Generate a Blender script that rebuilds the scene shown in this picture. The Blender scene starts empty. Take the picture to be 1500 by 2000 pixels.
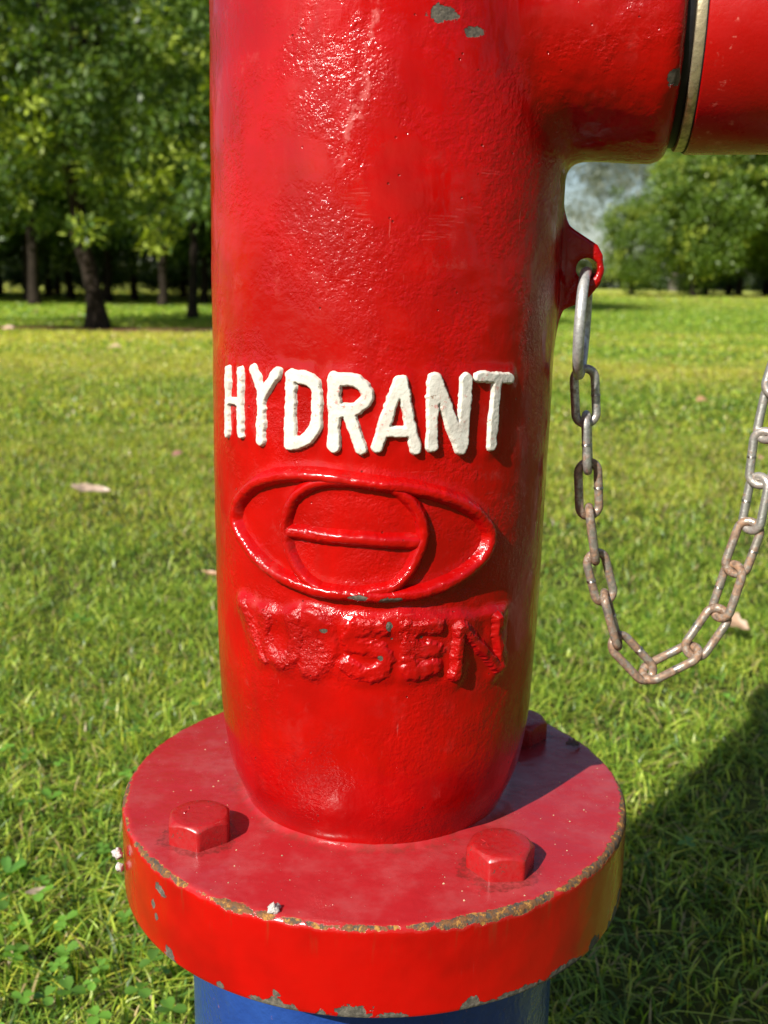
import bpy, math, random
import numpy as np
from mathutils import Matrix, Vector

R = math.radians
SC = bpy.context.scene
COL = SC.collection

# ------------------------------------------------------------------ camera, sky, sun, exposure
PITCH, ROLL, EYE = R(12.28), R(-0.85), 0.445
cam = bpy.data.cameras.new('camera')
cam.sensor_fit = 'VERTICAL'
cam.sensor_height = 36.0
cam.lens = 2042.3 / 2000 * 36
cam.clip_start, cam.clip_end = 0.02, 2000
cam.dof.use_dof = True
cam.dof.focus_distance = 0.385
cam.dof.aperture_fstop = 17.5
co = bpy.data.objects.new('camera', cam)
COL.objects.link(co)
u0 = Vector((0, math.sin(PITCH), math.cos(PITCH)))
x0 = Vector((1, 0, 0))
fw = Vector((0, math.cos(PITCH), -math.sin(PITCH)))
rt = x0 * math.cos(ROLL) - u0 * math.sin(ROLL)
up = x0 * math.sin(ROLL) + u0 * math.cos(ROLL)
mw = Matrix.Identity(4)
for i in range(3):
    mw[i][0], mw[i][1], mw[i][2] = rt[i], up[i], -fw[i]
mw[2][3] = EYE
co.matrix_world = mw
SC.camera = co

SUN_AZ, SUN_EL = R(52), R(38.5)                      # shadows run away from the sun towards +x, +y
w = bpy.data.worlds.new('World')
SC.world = w
w.use_nodes = True
nt = w.node_tree
nt.nodes.clear()
sky = nt.nodes.new('ShaderNodeTexSky')
sky.sky_type = 'NISHITA'
sky.sun_disc = False
sky.sun_elevation = SUN_EL
sky.sun_rotation = math.atan2(-math.cos(SUN_AZ), -math.sin(SUN_AZ))
sky.air_density, sky.dust_density, sky.ozone_density = 1.0, 1.2, 1.0
bg = nt.nodes.new('ShaderNodeBackground')
bg.inputs[1].default_value = 0.072
wo = nt.nodes.new('ShaderNodeOutputWorld')
nt.links.new(sky.outputs[0], bg.inputs[0])
nt.links.new(bg.outputs[0], wo.inputs[0])
sun = bpy.data.lights.new('sun', 'SUN')
sun.energy = 4.9
sun.angle = R(0.53)
sun.color = (1.0, 0.95, 0.86)
so = bpy.data.objects.new('sun', sun)
COL.objects.link(so)
sd = Vector((math.cos(SUN_AZ) * math.cos(SUN_EL), math.sin(SUN_AZ) * math.cos(SUN_EL), -math.sin(SUN_EL)))
so.rotation_euler = sd.to_track_quat('-Z', 'Y').to_euler()
so.location = (-3, -3, 4)
SC.view_settings.view_transform = 'Standard'
SC.view_settings.look = 'None'
SC.view_settings.exposure = 0.6
SC.view_settings.gamma = 1.0
SC.view_settings.use_curve_mapping = False
SC.cycles.max_bounces = 8
SC.cycles.transparent_max_bounces = 8

# ------------------------------------------------------------------ numeric helpers
def hash3(ix, iy, iz, seed):
    h = (ix.astype(np.int64) * 374761393 + iy.astype(np.int64) * 668265263 + iz.astype(np.int64) * 2147483647 + seed * 1274126177)
    h &= 0xffffffff
    h = ((h ^ (h >> 13)) * 1274126177) & 0xffffffff
    h = ((h ^ (h >> 16)) * 2246822519) & 0xffffffff
    return ((h ^ (h >> 15)) & 0xffffff) / float(0xffffff)

def noise3(x, y, z, seed=0):
    x, y, z = np.broadcast_arrays(np.asarray(x, float), np.asarray(y, float), np.asarray(z, float))
    ix, iy, iz = np.floor(x), np.floor(y), np.floor(z)
    fx, fy, fz = x - ix, y - iy, z - iz
    fx, fy, fz = [f * f * (3 - 2 * f) for f in (fx, fy, fz)]
    r = 0
    for a in (0, 1):
        for b in (0, 1):
            for c in (0, 1):
                wt = (fx if a else 1 - fx) * (fy if b else 1 - fy) * (fz if c else 1 - fz)
                r = r + wt * hash3(ix + a, iy + b, iz + c, seed)
    return r * 2 - 1

def fbm(x, y, z, seed=0, octv=3):
    s, a, t = 0, 1.0, 0
    for o in range(octv):
        s = s + a * noise3(x * 2 ** o, y * 2 ** o, z * 2 ** o, seed + o * 17)
        t += a
        a *= 0.5
    return s / t

def sstep(e0, e1, x):
    t = np.clip((x - e0) / (e1 - e0), 0, 1)
    return t * t * (3 - 2 * t)

def smin(a, b, k):
    h = np.clip(0.5 + 0.5 * (b - a) / k, 0, 1)
    return b * (1 - h) + a * h - k * h * (1 - h)

def smax(a, b, k):
    return -smin(-a, -b, k)

def seg_dist(px, py, pts):
    d = np.full(px.shape, 1e9)
    for (ax, ay), (bx, by) in zip(pts[:-1], pts[1:]):
        vx, vy = bx - ax, by - ay
        t = np.clip(((px - ax) * vx + (py - ay) * vy) / (vx * vx + vy * vy + 1e-12), 0, 1)
        d = np.minimum(d, np.hypot(px - ax - t * vx, py - ay - t * vy))
    return d

def smooth_line(pts, it=2):
    for _ in range(it):
        q = [pts[0]]
        for a, b in zip(pts[:-1], pts[1:]):
            q += [(a[0] * .75 + b[0] * .25, a[1] * .75 + b[1] * .25), (a[0] * .25 + b[0] * .75, a[1] * .25 + b[1] * .75)]
        pts = q + [pts[-1]]
    return pts

# ------------------------------------------------------------------ object helpers
def mesh_np(name, V, F, mat=None, smooth=True, colors=None, tris=None):
    """V (n,3); F (m,4) quads, tris (k,3)"""
    me = bpy.data.meshes.new(name)
    V = np.asarray(V, np.float32)
    F = np.zeros((0, 4), np.int32) if F is None else np.asarray(F, np.int32)
    T = np.zeros((0, 3), np.int32) if tris is None else np.asarray(tris, np.int32)
    me.vertices.add(len(V))
    me.vertices.foreach_set('co', V.ravel())
    nl = F.size + T.size
    me.loops.add(nl)
    me.loops.foreach_set('vertex_index', np.concatenate([F.ravel(), T.ravel()]))
    me.polygons.add(len(F) + len(T))
    st = np.concatenate([np.arange(len(F)) * 4, F.size + np.arange(len(T)) * 3]).astype(np.int32)
    me.polygons.foreach_set('loop_start', st)
    me.update(calc_edges=True)
    me.polygons.foreach_set('use_smooth', np.full(len(F) + len(T), bool(smooth)))
    if colors is not None:
        at = me.color_attributes.new('tint', 'FLOAT_COLOR', 'POINT')
        c = np.ones((len(V), 4), np.float32)
        c[:, :3] = colors
        at.data.foreach_set('color', c.ravel())
    if mat:
        me.materials.append(mat)
    me.validate()
    return me

def put(name, me, parent=None, loc=(0, 0, 0), rot=None):
    o = bpy.data.objects.new(name, me)
    COL.objects.link(o)
    o.location = loc
    if rot is not None:
        o.rotation_euler = rot
    if parent:
        o.parent = parent
    return o

def tag(o, label=None, cat=None, group=None, kind=None):
    if label: o['label'] = label
    if cat: o['category'] = cat
    if group: o['group'] = group
    if kind: o['kind'] = kind
    return o

def empty(name, loc=(0, 0, 0)):
    o = bpy.data.objects.new(name, None)
    o.empty_display_size = 0.1
    COL.objects.link(o)
    o.location = loc
    return o

def lathe(prof, n, axis='z', disp=None):
    """prof list of (r, h); closed ends when r==0. returns V,F"""
    P = np.array(prof, float)
    th = np.linspace(0, 2 * np.pi, n, endpoint=False)
    r = P[:, 0][:, None] * np.ones(n)
    h = P[:, 1][:, None] * np.ones(n)
    x, y = r * np.cos(th), r * np.sin(th)
    V = np.stack([x, y, h], -1)
    if axis == 'x':
        V = np.stack([h, x, y], -1)
    m = len(P)
    i = np.arange(m - 1)[:, None] * n
    j = np.arange(n)[None, :]
    j2 = (j + 1) % n
    F = np.stack([i + j, i + j2, i + n + j2, i + n + j], -1).reshape(-1, 4)
    return V.reshape(-1, 3), F

# ------------------------------------------------------------------ materials
class Nodes:
    def __init__(s, name):
        s.m = bpy.data.materials.new(name)
        s.m.use_nodes = True
        s.t = s.m.node_tree
        s.t.nodes.clear()
        s.out = s.t.nodes.new('ShaderNodeOutputMaterial')
    def n(s, kind, **kw):
        nd = s.t.nodes.new('ShaderNode' + kind)
        for k, v in kw.items():
            setattr(nd, k, v)
        return nd
    def l(s, a, b):
        s.t.links.new(a, b)
    def val(s, sock, v):
        if isinstance(v, bpy.types.NodeSocket): s.l(v, sock)
        elif v is not None: sock.default_value = v
    def math(s, op, a, b=None, c=None, clamp=False):
        nd = s.n('Math', operation=op, use_clamp=clamp)
        s.val(nd.inputs[0], a); s.val(nd.inputs[1], b)
        if c is not None: s.val(nd.inputs[2], c)
        return nd.outputs[0]
    def mix(s, f, a, b):
        nd = s.n('Mix', data_type='RGBA')
        s.val(nd.inputs[0], f); s.val(nd.inputs[6], a); s.val(nd.inputs[7], b)
        return nd.outputs[2]
    def ramp(s, f, lo, hi, a=0.0, b=1.0, smooth=True):
        nd = s.n('MapRange', interpolation_type='SMOOTHSTEP' if smooth else 'LINEAR')
        s.val(nd.inputs[0], f)
        nd.inputs[1].default_value, nd.inputs[2].default_value = lo, hi
        nd.inputs[3].default_value, nd.inputs[4].default_value = a, b
        return nd.outputs[0]
    def noise(s, vec, scale, detail=2, rough=0.5, dist=0.0):
        nd = s.n('TexNoise')
        if vec is not None: s.l(vec, nd.inputs['Vector'])
        nd.inputs['Scale'].default_value = scale
        nd.inputs['Detail'].default_value = detail
        nd.inputs['Roughness'].default_value = rough
        nd.inputs['Distortion'].default_value = dist
        return nd.outputs[0]
    def voro(s, vec, scale, feature='F1', out=0, rand=1.0):
        nd = s.n('TexVoronoi', feature=feature)
        if vec is not None: s.l(vec, nd.inputs['Vector'])
        nd.inputs['Scale'].default_value = scale
        nd.inputs['Randomness'].default_value = rand
        return nd.outputs[out]
    def mapping(s, vec, scale=(1, 1, 1), rot=(0, 0, 0), loc=(0, 0, 0)):
        nd = s.n('Mapping')
        s.l(vec, nd.inputs[0])
        nd.inputs['Location'].default_value = loc
        nd.inputs['Rotation'].default_value = rot
        nd.inputs['Scale'].default_value = scale
        return nd.outputs[0]
    def coord(s):
        return s.n('TexCoord').outputs['Object']
    def sep(s, v):
        nd = s.n('SeparateXYZ'); s.l(v, nd.inputs[0]); return nd.outputs
    def bump(s, h, dist, strength=1.0, normal=None):
        nd = s.n('Bump')
        nd.inputs['Strength'].default_value = strength
        nd.inputs['Distance'].default_value = dist
        s.l(h, nd.inputs['Height'])
        if normal is not None: s.l(normal, nd.inputs['Normal'])
        return nd.outputs[0]
    def spots(s, vec, pts, wob):
        """mask of irregular flakes: pts = [(x,y,z, sx,sy,sz)] half sizes"""
        acc = None
        for p in pts:
            q = s.n('VectorMath', operation='SUBTRACT'); s.l(vec, q.inputs[0]); q.inputs[1].default_value = p[:3]
            d = s.n('VectorMath', operation='DIVIDE'); s.l(q.outputs[0], d.inputs[0]); d.inputs[1].default_value = p[3:6]
            ln = s.n('VectorMath', operation='LENGTH'); s.l(d.outputs[0], ln.inputs[0])
            v = ln.outputs['Value']
            acc = v if acc is None else s.math('MINIMUM', acc, v)
        f = s.math('ADD', acc, wob)
        return s.ramp(f, 0.94, 1.02, 1.0, 0.0)
    def pbr(s, color, rough=0.5, normal=None, metal=0.0, spec=0.5, coat=0.0, coat_rough=0.05):
        b = s.n('BsdfPrincipled')
        s.val(b.inputs['Base Color'], color)
        s.val(b.inputs['Roughness'], rough)
        s.val(b.inputs['Metallic'], metal)
        s.val(b.inputs['Specular IOR Level'], spec)
        s.val(b.inputs['Coat Weight'], coat)
        b.inputs['Coat Roughness'].default_value = coat_rough
        if normal is not None: s.l(normal, b.inputs['Normal'])
        s.l(b.outputs[0], s.out.inputs[0])
        return b

RED = (0.42, 0.0016, 0.0011, 1)
RED_D = (0.30, 0.0012, 0.0010, 1)
PINK = (0.43, 0.028, 0.026, 1)
GREY = (0.055, 0.048, 0.036, 1)
RUST = (0.15, 0.062, 0.018, 1)
OCHRE = (0.36, 0.17, 0.030, 1)

def th_pt(u, z, r=0.067):
    a = u / 67.0
    return (r * math.sin(a), -r * math.cos(a), z / 1000.0)

def cast_paint(name, bumpy=1.0, chips=(), rough=0.17, scuffs=()):
    s = Nodes(name)
    c = s.coord()
    big = s.noise(c, 22, 3, 0.55)
    mid = s.noise(c, 300, 2, 0.5)
    fine = s.noise(c, 620, 3, 0.65)
    blot = s.noise(c, 60, 2, 0.5)
    zone = s.ramp(s.noise(c, 34, 3, 0.65, 0.6), 0.42, 0.58)
    color = s.mix(s.ramp(big, 0.35, 0.7), RED, RED_D)
    color = s.mix(s.math('MULTIPLY', s.ramp(s.noise(c, 38, 4, 0.65), 0.56, 0.8), 0.25), color, PINK)
    runs = s.ramp(s.noise(s.mapping(c, (90, 90, 9)), 1.0, 3, 0.6), 0.52, 0.74)
    color = s.mix(s.math('MULTIPLY', runs, 0.30), color, (0.24, 0.004, 0.003, 1))
    chalk = s.math('MULTIPLY', s.ramp(s.noise(c, 75, 5, 0.75), 0.55, 0.72), s.ramp(s.noise(c, 15, 2, 0.5), 0.45, 0.62))
    color = s.mix(s.math('MULTIPLY', chalk, 0.30), color, (0.46, 0.07, 0.06, 1))
    # fine pale scuffs and hairline scratches
    sc = s.ramp(s.noise(s.mapping(c, (900, 900, 60), (0.3, 0.9, 0.2)), 1.0, 2, 0.6), 0.70, 0.78)
    sc2 = s.ramp(s.noise(s.mapping(c, (60, 60, 1100), (0.1, -0.35, 0.1)), 1.0, 2, 0.6), 0.70, 0.80)
    gate = s.ramp(s.noise(c, 34, 1, 0.5), 0.55, 0.72)
    scr = s.math('MULTIPLY', s.math('MAXIMUM', sc, sc2), s.math('MULTIPLY', gate, 0.55))
    color = s.mix(scr, color, (0.66, 0.16, 0.14, 1))
    if scuffs:
        X, Y, Z = s.sep(c)
        uu = s.math('MULTIPLY', s.math('ARCTAN2', X, s.math('MULTIPLY', Y, -1)), 67.0)
        zz = s.math('MULTIPLY', Z, 1000.0)
        wl = s.math('MULTIPLY', s.math('SUBTRACT', s.noise(c, 55, 4, 0.7), 0.5), 24.0)
        ln_ = s.math('ABSOLUTE', s.math('ADD', s.math('SUBTRACT', uu, s.math('MULTIPLY_ADD', zz, 0.14, -78.5)), wl))
        vein = s.math('MULTIPLY', s.ramp(ln_, 0.5, 2.2, 1.0, 0.0), s.ramp(s.noise(c, 260, 3, 0.6), 0.42, 0.54))
        vein = s.math('MULTIPLY', vein, s.ramp(zz, 478, 492))
        wobs = s.ramp(s.noise(c, 210, 3, 0.6), 0.2, 0.8, -0.4, 0.4, False)
        cu = s.n('CombineXYZ'); s.l(uu, cu.inputs[0]); s.l(zz, cu.inputs[1])
        bend_ = s.math('MULTIPLY', s.math('SUBTRACT', s.noise(c, 45, 1, 0.5), 0.5), 5.0)
        s.l(bend_, cu.inputs[2])
        hatch = s.ramp(s.noise(s.mapping(cu.outputs[0], (0.13, 1.5, 0.5), (0, 0, -0.30)), 1.0, 4, 0.7), 0.50, 0.74)
        patch = s.math('MULTIPLY', s.spots(c, scuffs, wobs), hatch)
        vein = s.math('MAXIMUM', vein, s.math('MULTIPLY', patch, 0.5))
        color = s.mix(s.math('MULTIPLY', vein, 0.6), color, (0.55, 0.11, 0.10, 1))
    # tiny dark pits
    pit = s.ramp(s.voro(c, 230), 0.05, 0.11, 1.0, 0.0)
    pit = s.math('MULTIPLY', pit, s.ramp(s.noise(c, 47, 2, 0.5), 0.50, 0.62))
    color = s.mix(s.math('MULTIPLY', pit, 0.7), color, (0.07, 0.012, 0.008, 1))
    rgh = s.math('ADD', s.ramp(blot, 0.3, 0.75, rough - 0.05, rough + 0.10), s.math('MULTIPLY', scr, 0.3))
    h = s.math('ADD', s.math('MULTIPLY', s.math('SUBTRACT', mid, 0.5), s.math('ADD', s.math('MULTIPLY', zone, 0.5), 0.15)), s.math('MULTIPLY', s.math('MULTIPLY', s.math('SUBTRACT', fine, 0.5), s.math('ADD', zone, 0.12)), 0.9))
    h = s.math('SUBTRACT', h, s.math('MULTIPLY', pit, 0.5))
    if chips:
        wob = s.ramp(s.noise(c, 330, 3, 0.65), 0.2, 0.8, -0.55, 0.55, False)
        m = s.spots(c, chips, wob)
        gcol = s.mix(s.ramp(s.noise(c, 700, 3, 0.7), 0.35, 0.7), GREY, (0.13, 0.11, 0.08, 1))
        color = s.mix(m, color, gcol)
        rgh = s.math('MAXIMUM', rgh, s.math('MULTIPLY', m, 0.75))
        h = s.math('SUBTRACT', h, s.math('MULTIPLY', m, 0.8))
    wr = s.noise(s.mapping(c, (210, 210, 60)), 1.0, 2, 0.5)
    h = s.math('ADD', h, s.math('MULTIPLY', s.math('SUBTRACT', wr, 0.5), 0.55))
    nrm = s.bump(h, 0.00044 * bumpy, 1.0)
    s.pbr(color, rgh, nrm, spec=0.42)
    return s.m

def flange_paint():
    s = Nodes('flange_paint')
    c = s.coord()
    X, Y, Z = s.sep(c)
    rad = s.math('SQRT', s.math('ADD', s.math('MULTIPLY', X, X), s.math('MULTIPLY', Y, Y)))
    big = s.noise(c, 26, 3, 0.6)
    n1 = s.noise(c, 150, 4, 0.7)
    n2 = s.noise(c, 420, 3, 0.65)
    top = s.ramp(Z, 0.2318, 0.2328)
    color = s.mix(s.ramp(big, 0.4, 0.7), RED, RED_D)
    fade_sky_tone = s.mix(s.ramp(s.noise(c, 40, 4, 0.7), 0.4, 0.72), (0.34, 0.016, 0.021, 1), (0.36, 0.052, 0.056, 1))  # pinker top: dusty fading, with sky reflection put into the colour
    color = s.mix(s.math('MULTIPLY', top, 0.9), color, fade_sky_tone)
    dust = s.math('MULTIPLY', s.ramp(s.voro(c, 420), 0.06, 0.13, 1.0, 0.0), s.ramp(s.noise(c, 300, 2, 0.5), 0.50, 0.60))
    dust = s.math('MULTIPLY', dust, top)
    color = s.mix(s.math('MULTIPLY', dust, 0.8), color, (0.50, 0.26, 0.20, 1))
    # vertical brush marks on the side, hairlines
    scr = s.ramp(s.noise(s.mapping(c, (700, 700, 45), (0.2, 0.5, 0)), 1.0, 2, 0.6), 0.70, 0.79)
    scr = s.math('MULTIPLY', scr, s.ramp(s.noise(c, 40, 1, 0.5), 0.52, 0.7))
    color = s.mix(s.math('MULTIPLY', scr, 0.45), color, (0.62, 0.20, 0.16, 1))
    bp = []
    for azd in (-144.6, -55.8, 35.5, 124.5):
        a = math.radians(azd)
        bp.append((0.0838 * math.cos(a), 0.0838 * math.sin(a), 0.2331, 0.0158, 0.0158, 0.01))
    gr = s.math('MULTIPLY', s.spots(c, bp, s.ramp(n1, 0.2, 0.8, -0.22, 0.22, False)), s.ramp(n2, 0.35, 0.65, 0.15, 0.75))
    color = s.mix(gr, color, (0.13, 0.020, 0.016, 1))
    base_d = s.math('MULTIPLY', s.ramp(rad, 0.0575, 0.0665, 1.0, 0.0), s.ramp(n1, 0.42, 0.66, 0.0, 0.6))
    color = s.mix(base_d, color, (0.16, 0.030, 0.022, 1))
    # distance from the top outer edge, rust and bare metal along it
    dr = s.math('SUBTRACT', 0.1075, rad)
    dz = s.math('SUBTRACT', 0.2331, Z)
    de = s.math('ADD', s.math('MAXIMUM', dr, 0.0), s.math('MULTIPLY', s.math('MAXIMUM', dz, 0.0), 1.15))
    ang = s.noise(s.mapping(c, (1, 1, 0)), 26, 2, 0.5)
    front = s.ramp(Y, -0.02, 0.04, 1.0, 0.25)
    wid = s.math('MULTIPLY', s.math('MULTIPLY', s.ramp(ang, 0.34, 0.68, 0.0013, 0.0026), front), s.ramp(n1, 0.30, 0.68, 0.75, 1.5))
    rust = s.ramp(s.math('SUBTRACT', de, wid), -0.0001, 0.0002, 1.0, 0.0)
    rcol = s.mix(s.ramp(n2, 0.36, 0.58), GREY, RUST)
    rcol = s.mix(s.ramp(s.noise(c, 300, 4, 0.75), 0.53, 0.63), rcol, OCHRE)
    # flakes off the lower edge and the side
    db = s.math('SUBTRACT', Z, 0.1978)
    bw = s.math('MULTIPLY', s.ramp(s.noise(s.mapping(c, (1, 1, 0.3)), 55, 2, 0.5), 0.50, 0.72, 0.0, 0.0065), s.ramp(n1, 0.35, 0.6, 0.6, 1.3))
    low = s.ramp(s.math('SUBTRACT', db, bw), -0.0001, 0.0002, 1.0, 0.0)
    wob = s.ramp(n2, 0.2, 0.8, -0.6, 0.6, False)
    pts = []
    for az, z, su, sz in FLAKES:
        a = math.radians(az)
        pts.append((0.1075 * math.sin(a), -0.1075 * math.cos(a), z, su, su, sz))
    fl = s.spots(c, pts, wob)
    bare = s.math('MAXIMUM', low, fl)
    bleed = s.math('MULTIPLY', s.ramp(s.noise(s.mapping(c, (240, 240, 28)), 1.0, 3, 0.6), 0.54, 0.72), s.ramp(dz, 0.0, 0.016, 0.55, 0.0))
    bleed = s.math('MULTIPLY', bleed, s.ramp(dr, 0.0008, 0.002, 1.0, 0.0))
    color = s.mix(bleed, color, (0.17, 0.035, 0.010, 1))
    color = s.mix(bare, color, s.mix(s.ramp(n2, 0.35, 0.7), GREY, (0.15, 0.13, 0.10, 1)))
    color = s.mix(rust, color, rcol)
    m = s.math('MAXIMUM', rust, bare)
    # a pale halo of feathered paint beside the bare edge
    halo = s.ramp(s.math('SUBTRACT', de, s.math('ADD', wid, 0.0009)), -0.0002, 0.0002, 1.0, 0.0)
    halo = s.math('MULTIPLY', s.math('SUBTRACT', halo, rust, clamp=True), 0.35)
    color = s.mix(halo, color, PINK)
    rgh = s.math('ADD', s.ramp(s.noise(c, 70, 3, 0.6), 0.3, 0.75, 0.13, 0.27), s.math('MULTIPLY', top, 0.05))
    rgh = s.math('MAXIMUM', rgh, s.math('MULTIPLY', m, 0.85))
    h = s.math('ADD', s.math('MULTIPLY', s.noise(c, 90, 2, 0.5), 0.9), s.math('MULTIPLY', n2, 0.10))
    h = s.math('ADD', h, s.math('MULTIPLY', m, s.math('SUBTRACT', s.math('MULTIPLY', n2, 1.3), 0.9)))
    h = s.math('ADD', h, s.math('MULTIPLY', dust, 0.3))
    s.pbr(color, rgh, s.bump(h, 0.0005), spec=0.5)
    return s.m

def white_paint():
    s = Nodes('white_letter_paint')
    c = s.coord()
    n1 = s.noise(c, 260, 3, 0.6)
    n2 = s.noise(c, 900, 2, 0.6)
    color = s.mix(s.ramp(s.noise(c, 120, 3, 0.6), 0.4, 0.75), (0.66, 0.64, 0.56, 1), (0.57, 0.52, 0.45, 1))
    d = s.math('MULTIPLY', s.ramp(s.noise(c, 420, 3, 0.7), 0.62, 0.68), s.ramp(s.noise(c, 75, 1, 0.5), 0.52, 0.6))
    color = s.mix(d, color, (0.33, 0.23, 0.17, 1))
    th = s.math('MULTIPLY', s.ramp(s.noise(c, 520, 4, 0.7), 0.56, 0.64), s.ramp(s.noise(c, 110, 2, 0.5), 0.46, 0.60))
    color = s.mix(s.math('MULTIPLY', th, 0.65), color, (0.55, 0.12, 0.10, 1))
    brush = s.ramp(s.noise(s.mapping(c, (700, 700, 90), (0, 0.15, 0)), 1.0, 2, 0.6), 0.35, 0.7)
    color = s.mix(s.math('MULTIPLY', brush, 0.12), color, (0.60, 0.50, 0.42, 1))
    h = s.math('ADD', n1, s.math('MULTIPLY', n2, 0.35))
    s.pbr(color, 0.33, s.bump(h, 0.00032), spec=0.5)
    return s.m

def blue_paint():
    s = Nodes('blue_paint')
    c = s.coord()
    color = s.mix(s.ramp(s.noise(c, 30, 3, 0.6), 0.35, 0.7), (0.012, 0.042, 0.20, 1), (0.018, 0.062, 0.26, 1))
    d = s.ramp(s.noise(c, 180, 4, 0.7), 0.66, 0.70)
    color = s.mix(s.math('MULTIPLY', d, 0.6), color, (0.25, 0.10, 0.12, 1))
    h = s.math('ADD', s.noise(c, 120, 3, 0.6), s.math('MULTIPLY', s.noise(c, 500, 2, 0.5), 0.3))
    s.pbr(color, 0.2, s.bump(h, 0.0009), spec=0.5)
    return s.m

def smooth_red(name='cap_paint'):
    s = Nodes(name)
    c = s.coord()
    color = s.mix(s.ramp(s.noise(c, 30, 2, 0.5), 0.35, 0.7), (0.39, 0.002, 0.002, 1), (0.33, 0.002, 0.002, 1))
    d = s.math('MULTIPLY', s.ramp(s.noise(c, 300, 4, 0.7), 0.60, 0.68), s.ramp(s.noise(c, 60, 1, 0.5), 0.55, 0.66))
    color = s.mix(s.math('MULTIPLY', d, 0.6), color, (0.6, 0.18, 0.14, 1))
    rg = s.ramp(s.noise(c, 140, 3, 0.6), 0.3, 0.7, 0.24, 0.34)
    s.pbr(color, rg, s.bump(s.noise(c, 700, 2, 0.5), 0.00008), spec=0.45)
    return s.m

def metal(name, base, rough, rustiness=0.0, metalness=1.0, scale=450):
    s = Nodes(name)
    c = s.coord()
    info = s.n('ObjectInfo').outputs['Random']
    off = s.n('VectorMath', operation='ADD')
    s.l(c, off.inputs[0])
    cb = s.n('CombineXYZ'); s.l(info, cb.inputs[0]); s.l(info, cb.inputs[1])
    s.l(cb.outputs[0], off.inputs[1])
    v = off.outputs[0]
    n1 = s.noise(v, scale, 3, 0.65)
    n2 = s.noise(v, scale * 0.35, 3, 0.6)
    color = s.mix(s.ramp(n1, 0.35, 0.7), base, tuple(x * 0.55 for x in base[:3]) + (1,))
    rgh = s.ramp(n1, 0.3, 0.75, rough - 0.08, rough + 0.18)
    met = metalness
    if rustiness > 0:
        m = s.ramp(s.math('ADD', s.math('MULTIPLY', n1, 0.4), s.math('MULTIPLY', n2, 0.6)), 0.56 - 0.2 * rustiness, 0.70 - 0.2 * rustiness)
        Zl = s.math('ABSOLUTE', s.sep(c)[2])
        m = s.math('MAXIMUM', s.math('MULTIPLY', m, 0.85), s.math('MULTIPLY', s.math('MULTIPLY', s.ramp(Zl, 0.0066, 0.0094), s.ramp(n1, 0.30, 0.55, 0.25, 0.95)), 1.0 if rustiness > 0.5 else 0.45))
        color = s.mix(m, color, s.mix(s.ramp(s.noise(v, scale * 1.4, 2, 0.6), 0.35, 0.7), (0.13, 0.075, 0.045, 1), (0.30, 0.165, 0.09, 1)))
        rgh = s.math('MAXIMUM', rgh, s.math('MULTIPLY', m, 0.75))
        met = s.math('SUBTRACT', metalness, s.math('MULTIPLY', m, metalness))
    s.pbr(color, rgh, s.bump(n1, 0.00025), metal=met)
    return s.m

def plain(name, color, rough=0.6, scale=200, var=0.4, bumpd=0.0003, metal_=0.0, spec=0.5):
    s = Nodes(name)
    c = s.coord()
    n = s.noise(c, scale, 3, 0.6)
    col = s.mix(s.ramp(n, 0.3, 0.7), tuple(x * (1 - var) for x in color[:3]) + (1,), tuple(min(1, x * (1 + var * .6)) for x in color[:3]) + (1,))
    s.pbr(col, rough, s.bump(n, bumpd), metal=metal_, spec=spec)
    return s.m

def leafy(name, transl=0.45, gloss=0.08, rough=0.45, tcol=(1.25, 1.35, 0.35)):
    s = Nodes(name)
    at = s.n('Attribute', attribute_name='tint')
    c = at.outputs['Color']
    d = s.n('BsdfDiffuse'); s.l(c, d.inputs[0])
    tr = s.n('BsdfTranslucent')
    mu = s.n('Mix', data_type='RGBA', blend_type='MULTIPLY')
    mu.inputs[0].default_value = 1.0
    s.l(c, mu.inputs[6]); mu.inputs[7].default_value = (*tcol, 1)
    s.l(mu.outputs[2], tr.inputs[0])
    g = s.n('BsdfGlossy'); g.inputs['Roughness'].default_value = rough; g.inputs[0].default_value = (1, 1, 1, 1)
    m1 = s.n('MixShader'); m1.inputs[0].default_value = transl
    s.l(d.outputs[0], m1.inputs[1]); s.l(tr.outputs[0], m1.inputs[2])
    m2 = s.n('MixShader'); m2.inputs[0].default_value = gloss
    s.l(m1.outputs[0], m2.inputs[1]); s.l(g.outputs[0], m2.inputs[2])
    s.l(m2.outputs[0], s.out.inputs[0])
    return s.m

# ------------------------------------------------------------------ lawn layout functions
def rise(x, y):
    """gentle rise of the paddock towards the far trees"""
    return 0.24 * sstep(20, 44, y) * sstep(-8, 6, x)

def dirt(x, y):
    """bare litter strip along the front of the left tree"""
    n = fbm(x * 1.3, y * 3.0, 0, 5, 3)
    d = np.exp(-((y - 9.9 - 0.06 * (x + 2.8)) / 0.42) ** 2) * sstep(-0.9, -1.6, x) * sstep(-8, -6, x)
    return np.clip(sstep(0.22, 0.50, d + 0.30 * n), 0, 1)

def straw(x, y):
    """how dry and yellow the lawn is, 0..1"""
    n = fbm(x * 0.55, y * 0.9, 0, 11, 3)
    m = fbm(x * 2.1, y * 2.6, 0, 23, 2)
    band = 0.50 * np.exp(-((y - 5.9) / 1.2) ** 2) + 0.30 * np.exp(-((y - 8.4) / 0.7) ** 2) + 0.42 * sstep(30, 40, y)
    left = 0.25 * sstep(0.2, -2.2, x) * sstep(2.4, 4, y) * sstep(11, 8, y)
    lush = -0.5 * sstep(11, 12.5, y) * sstep(26, 20, y)
    return np.clip(0.22 - 0.12 * sstep(3.0, 1.2, y) + 0.50 * n + 0.22 * m + band + left + lush, 0, 1)

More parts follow.
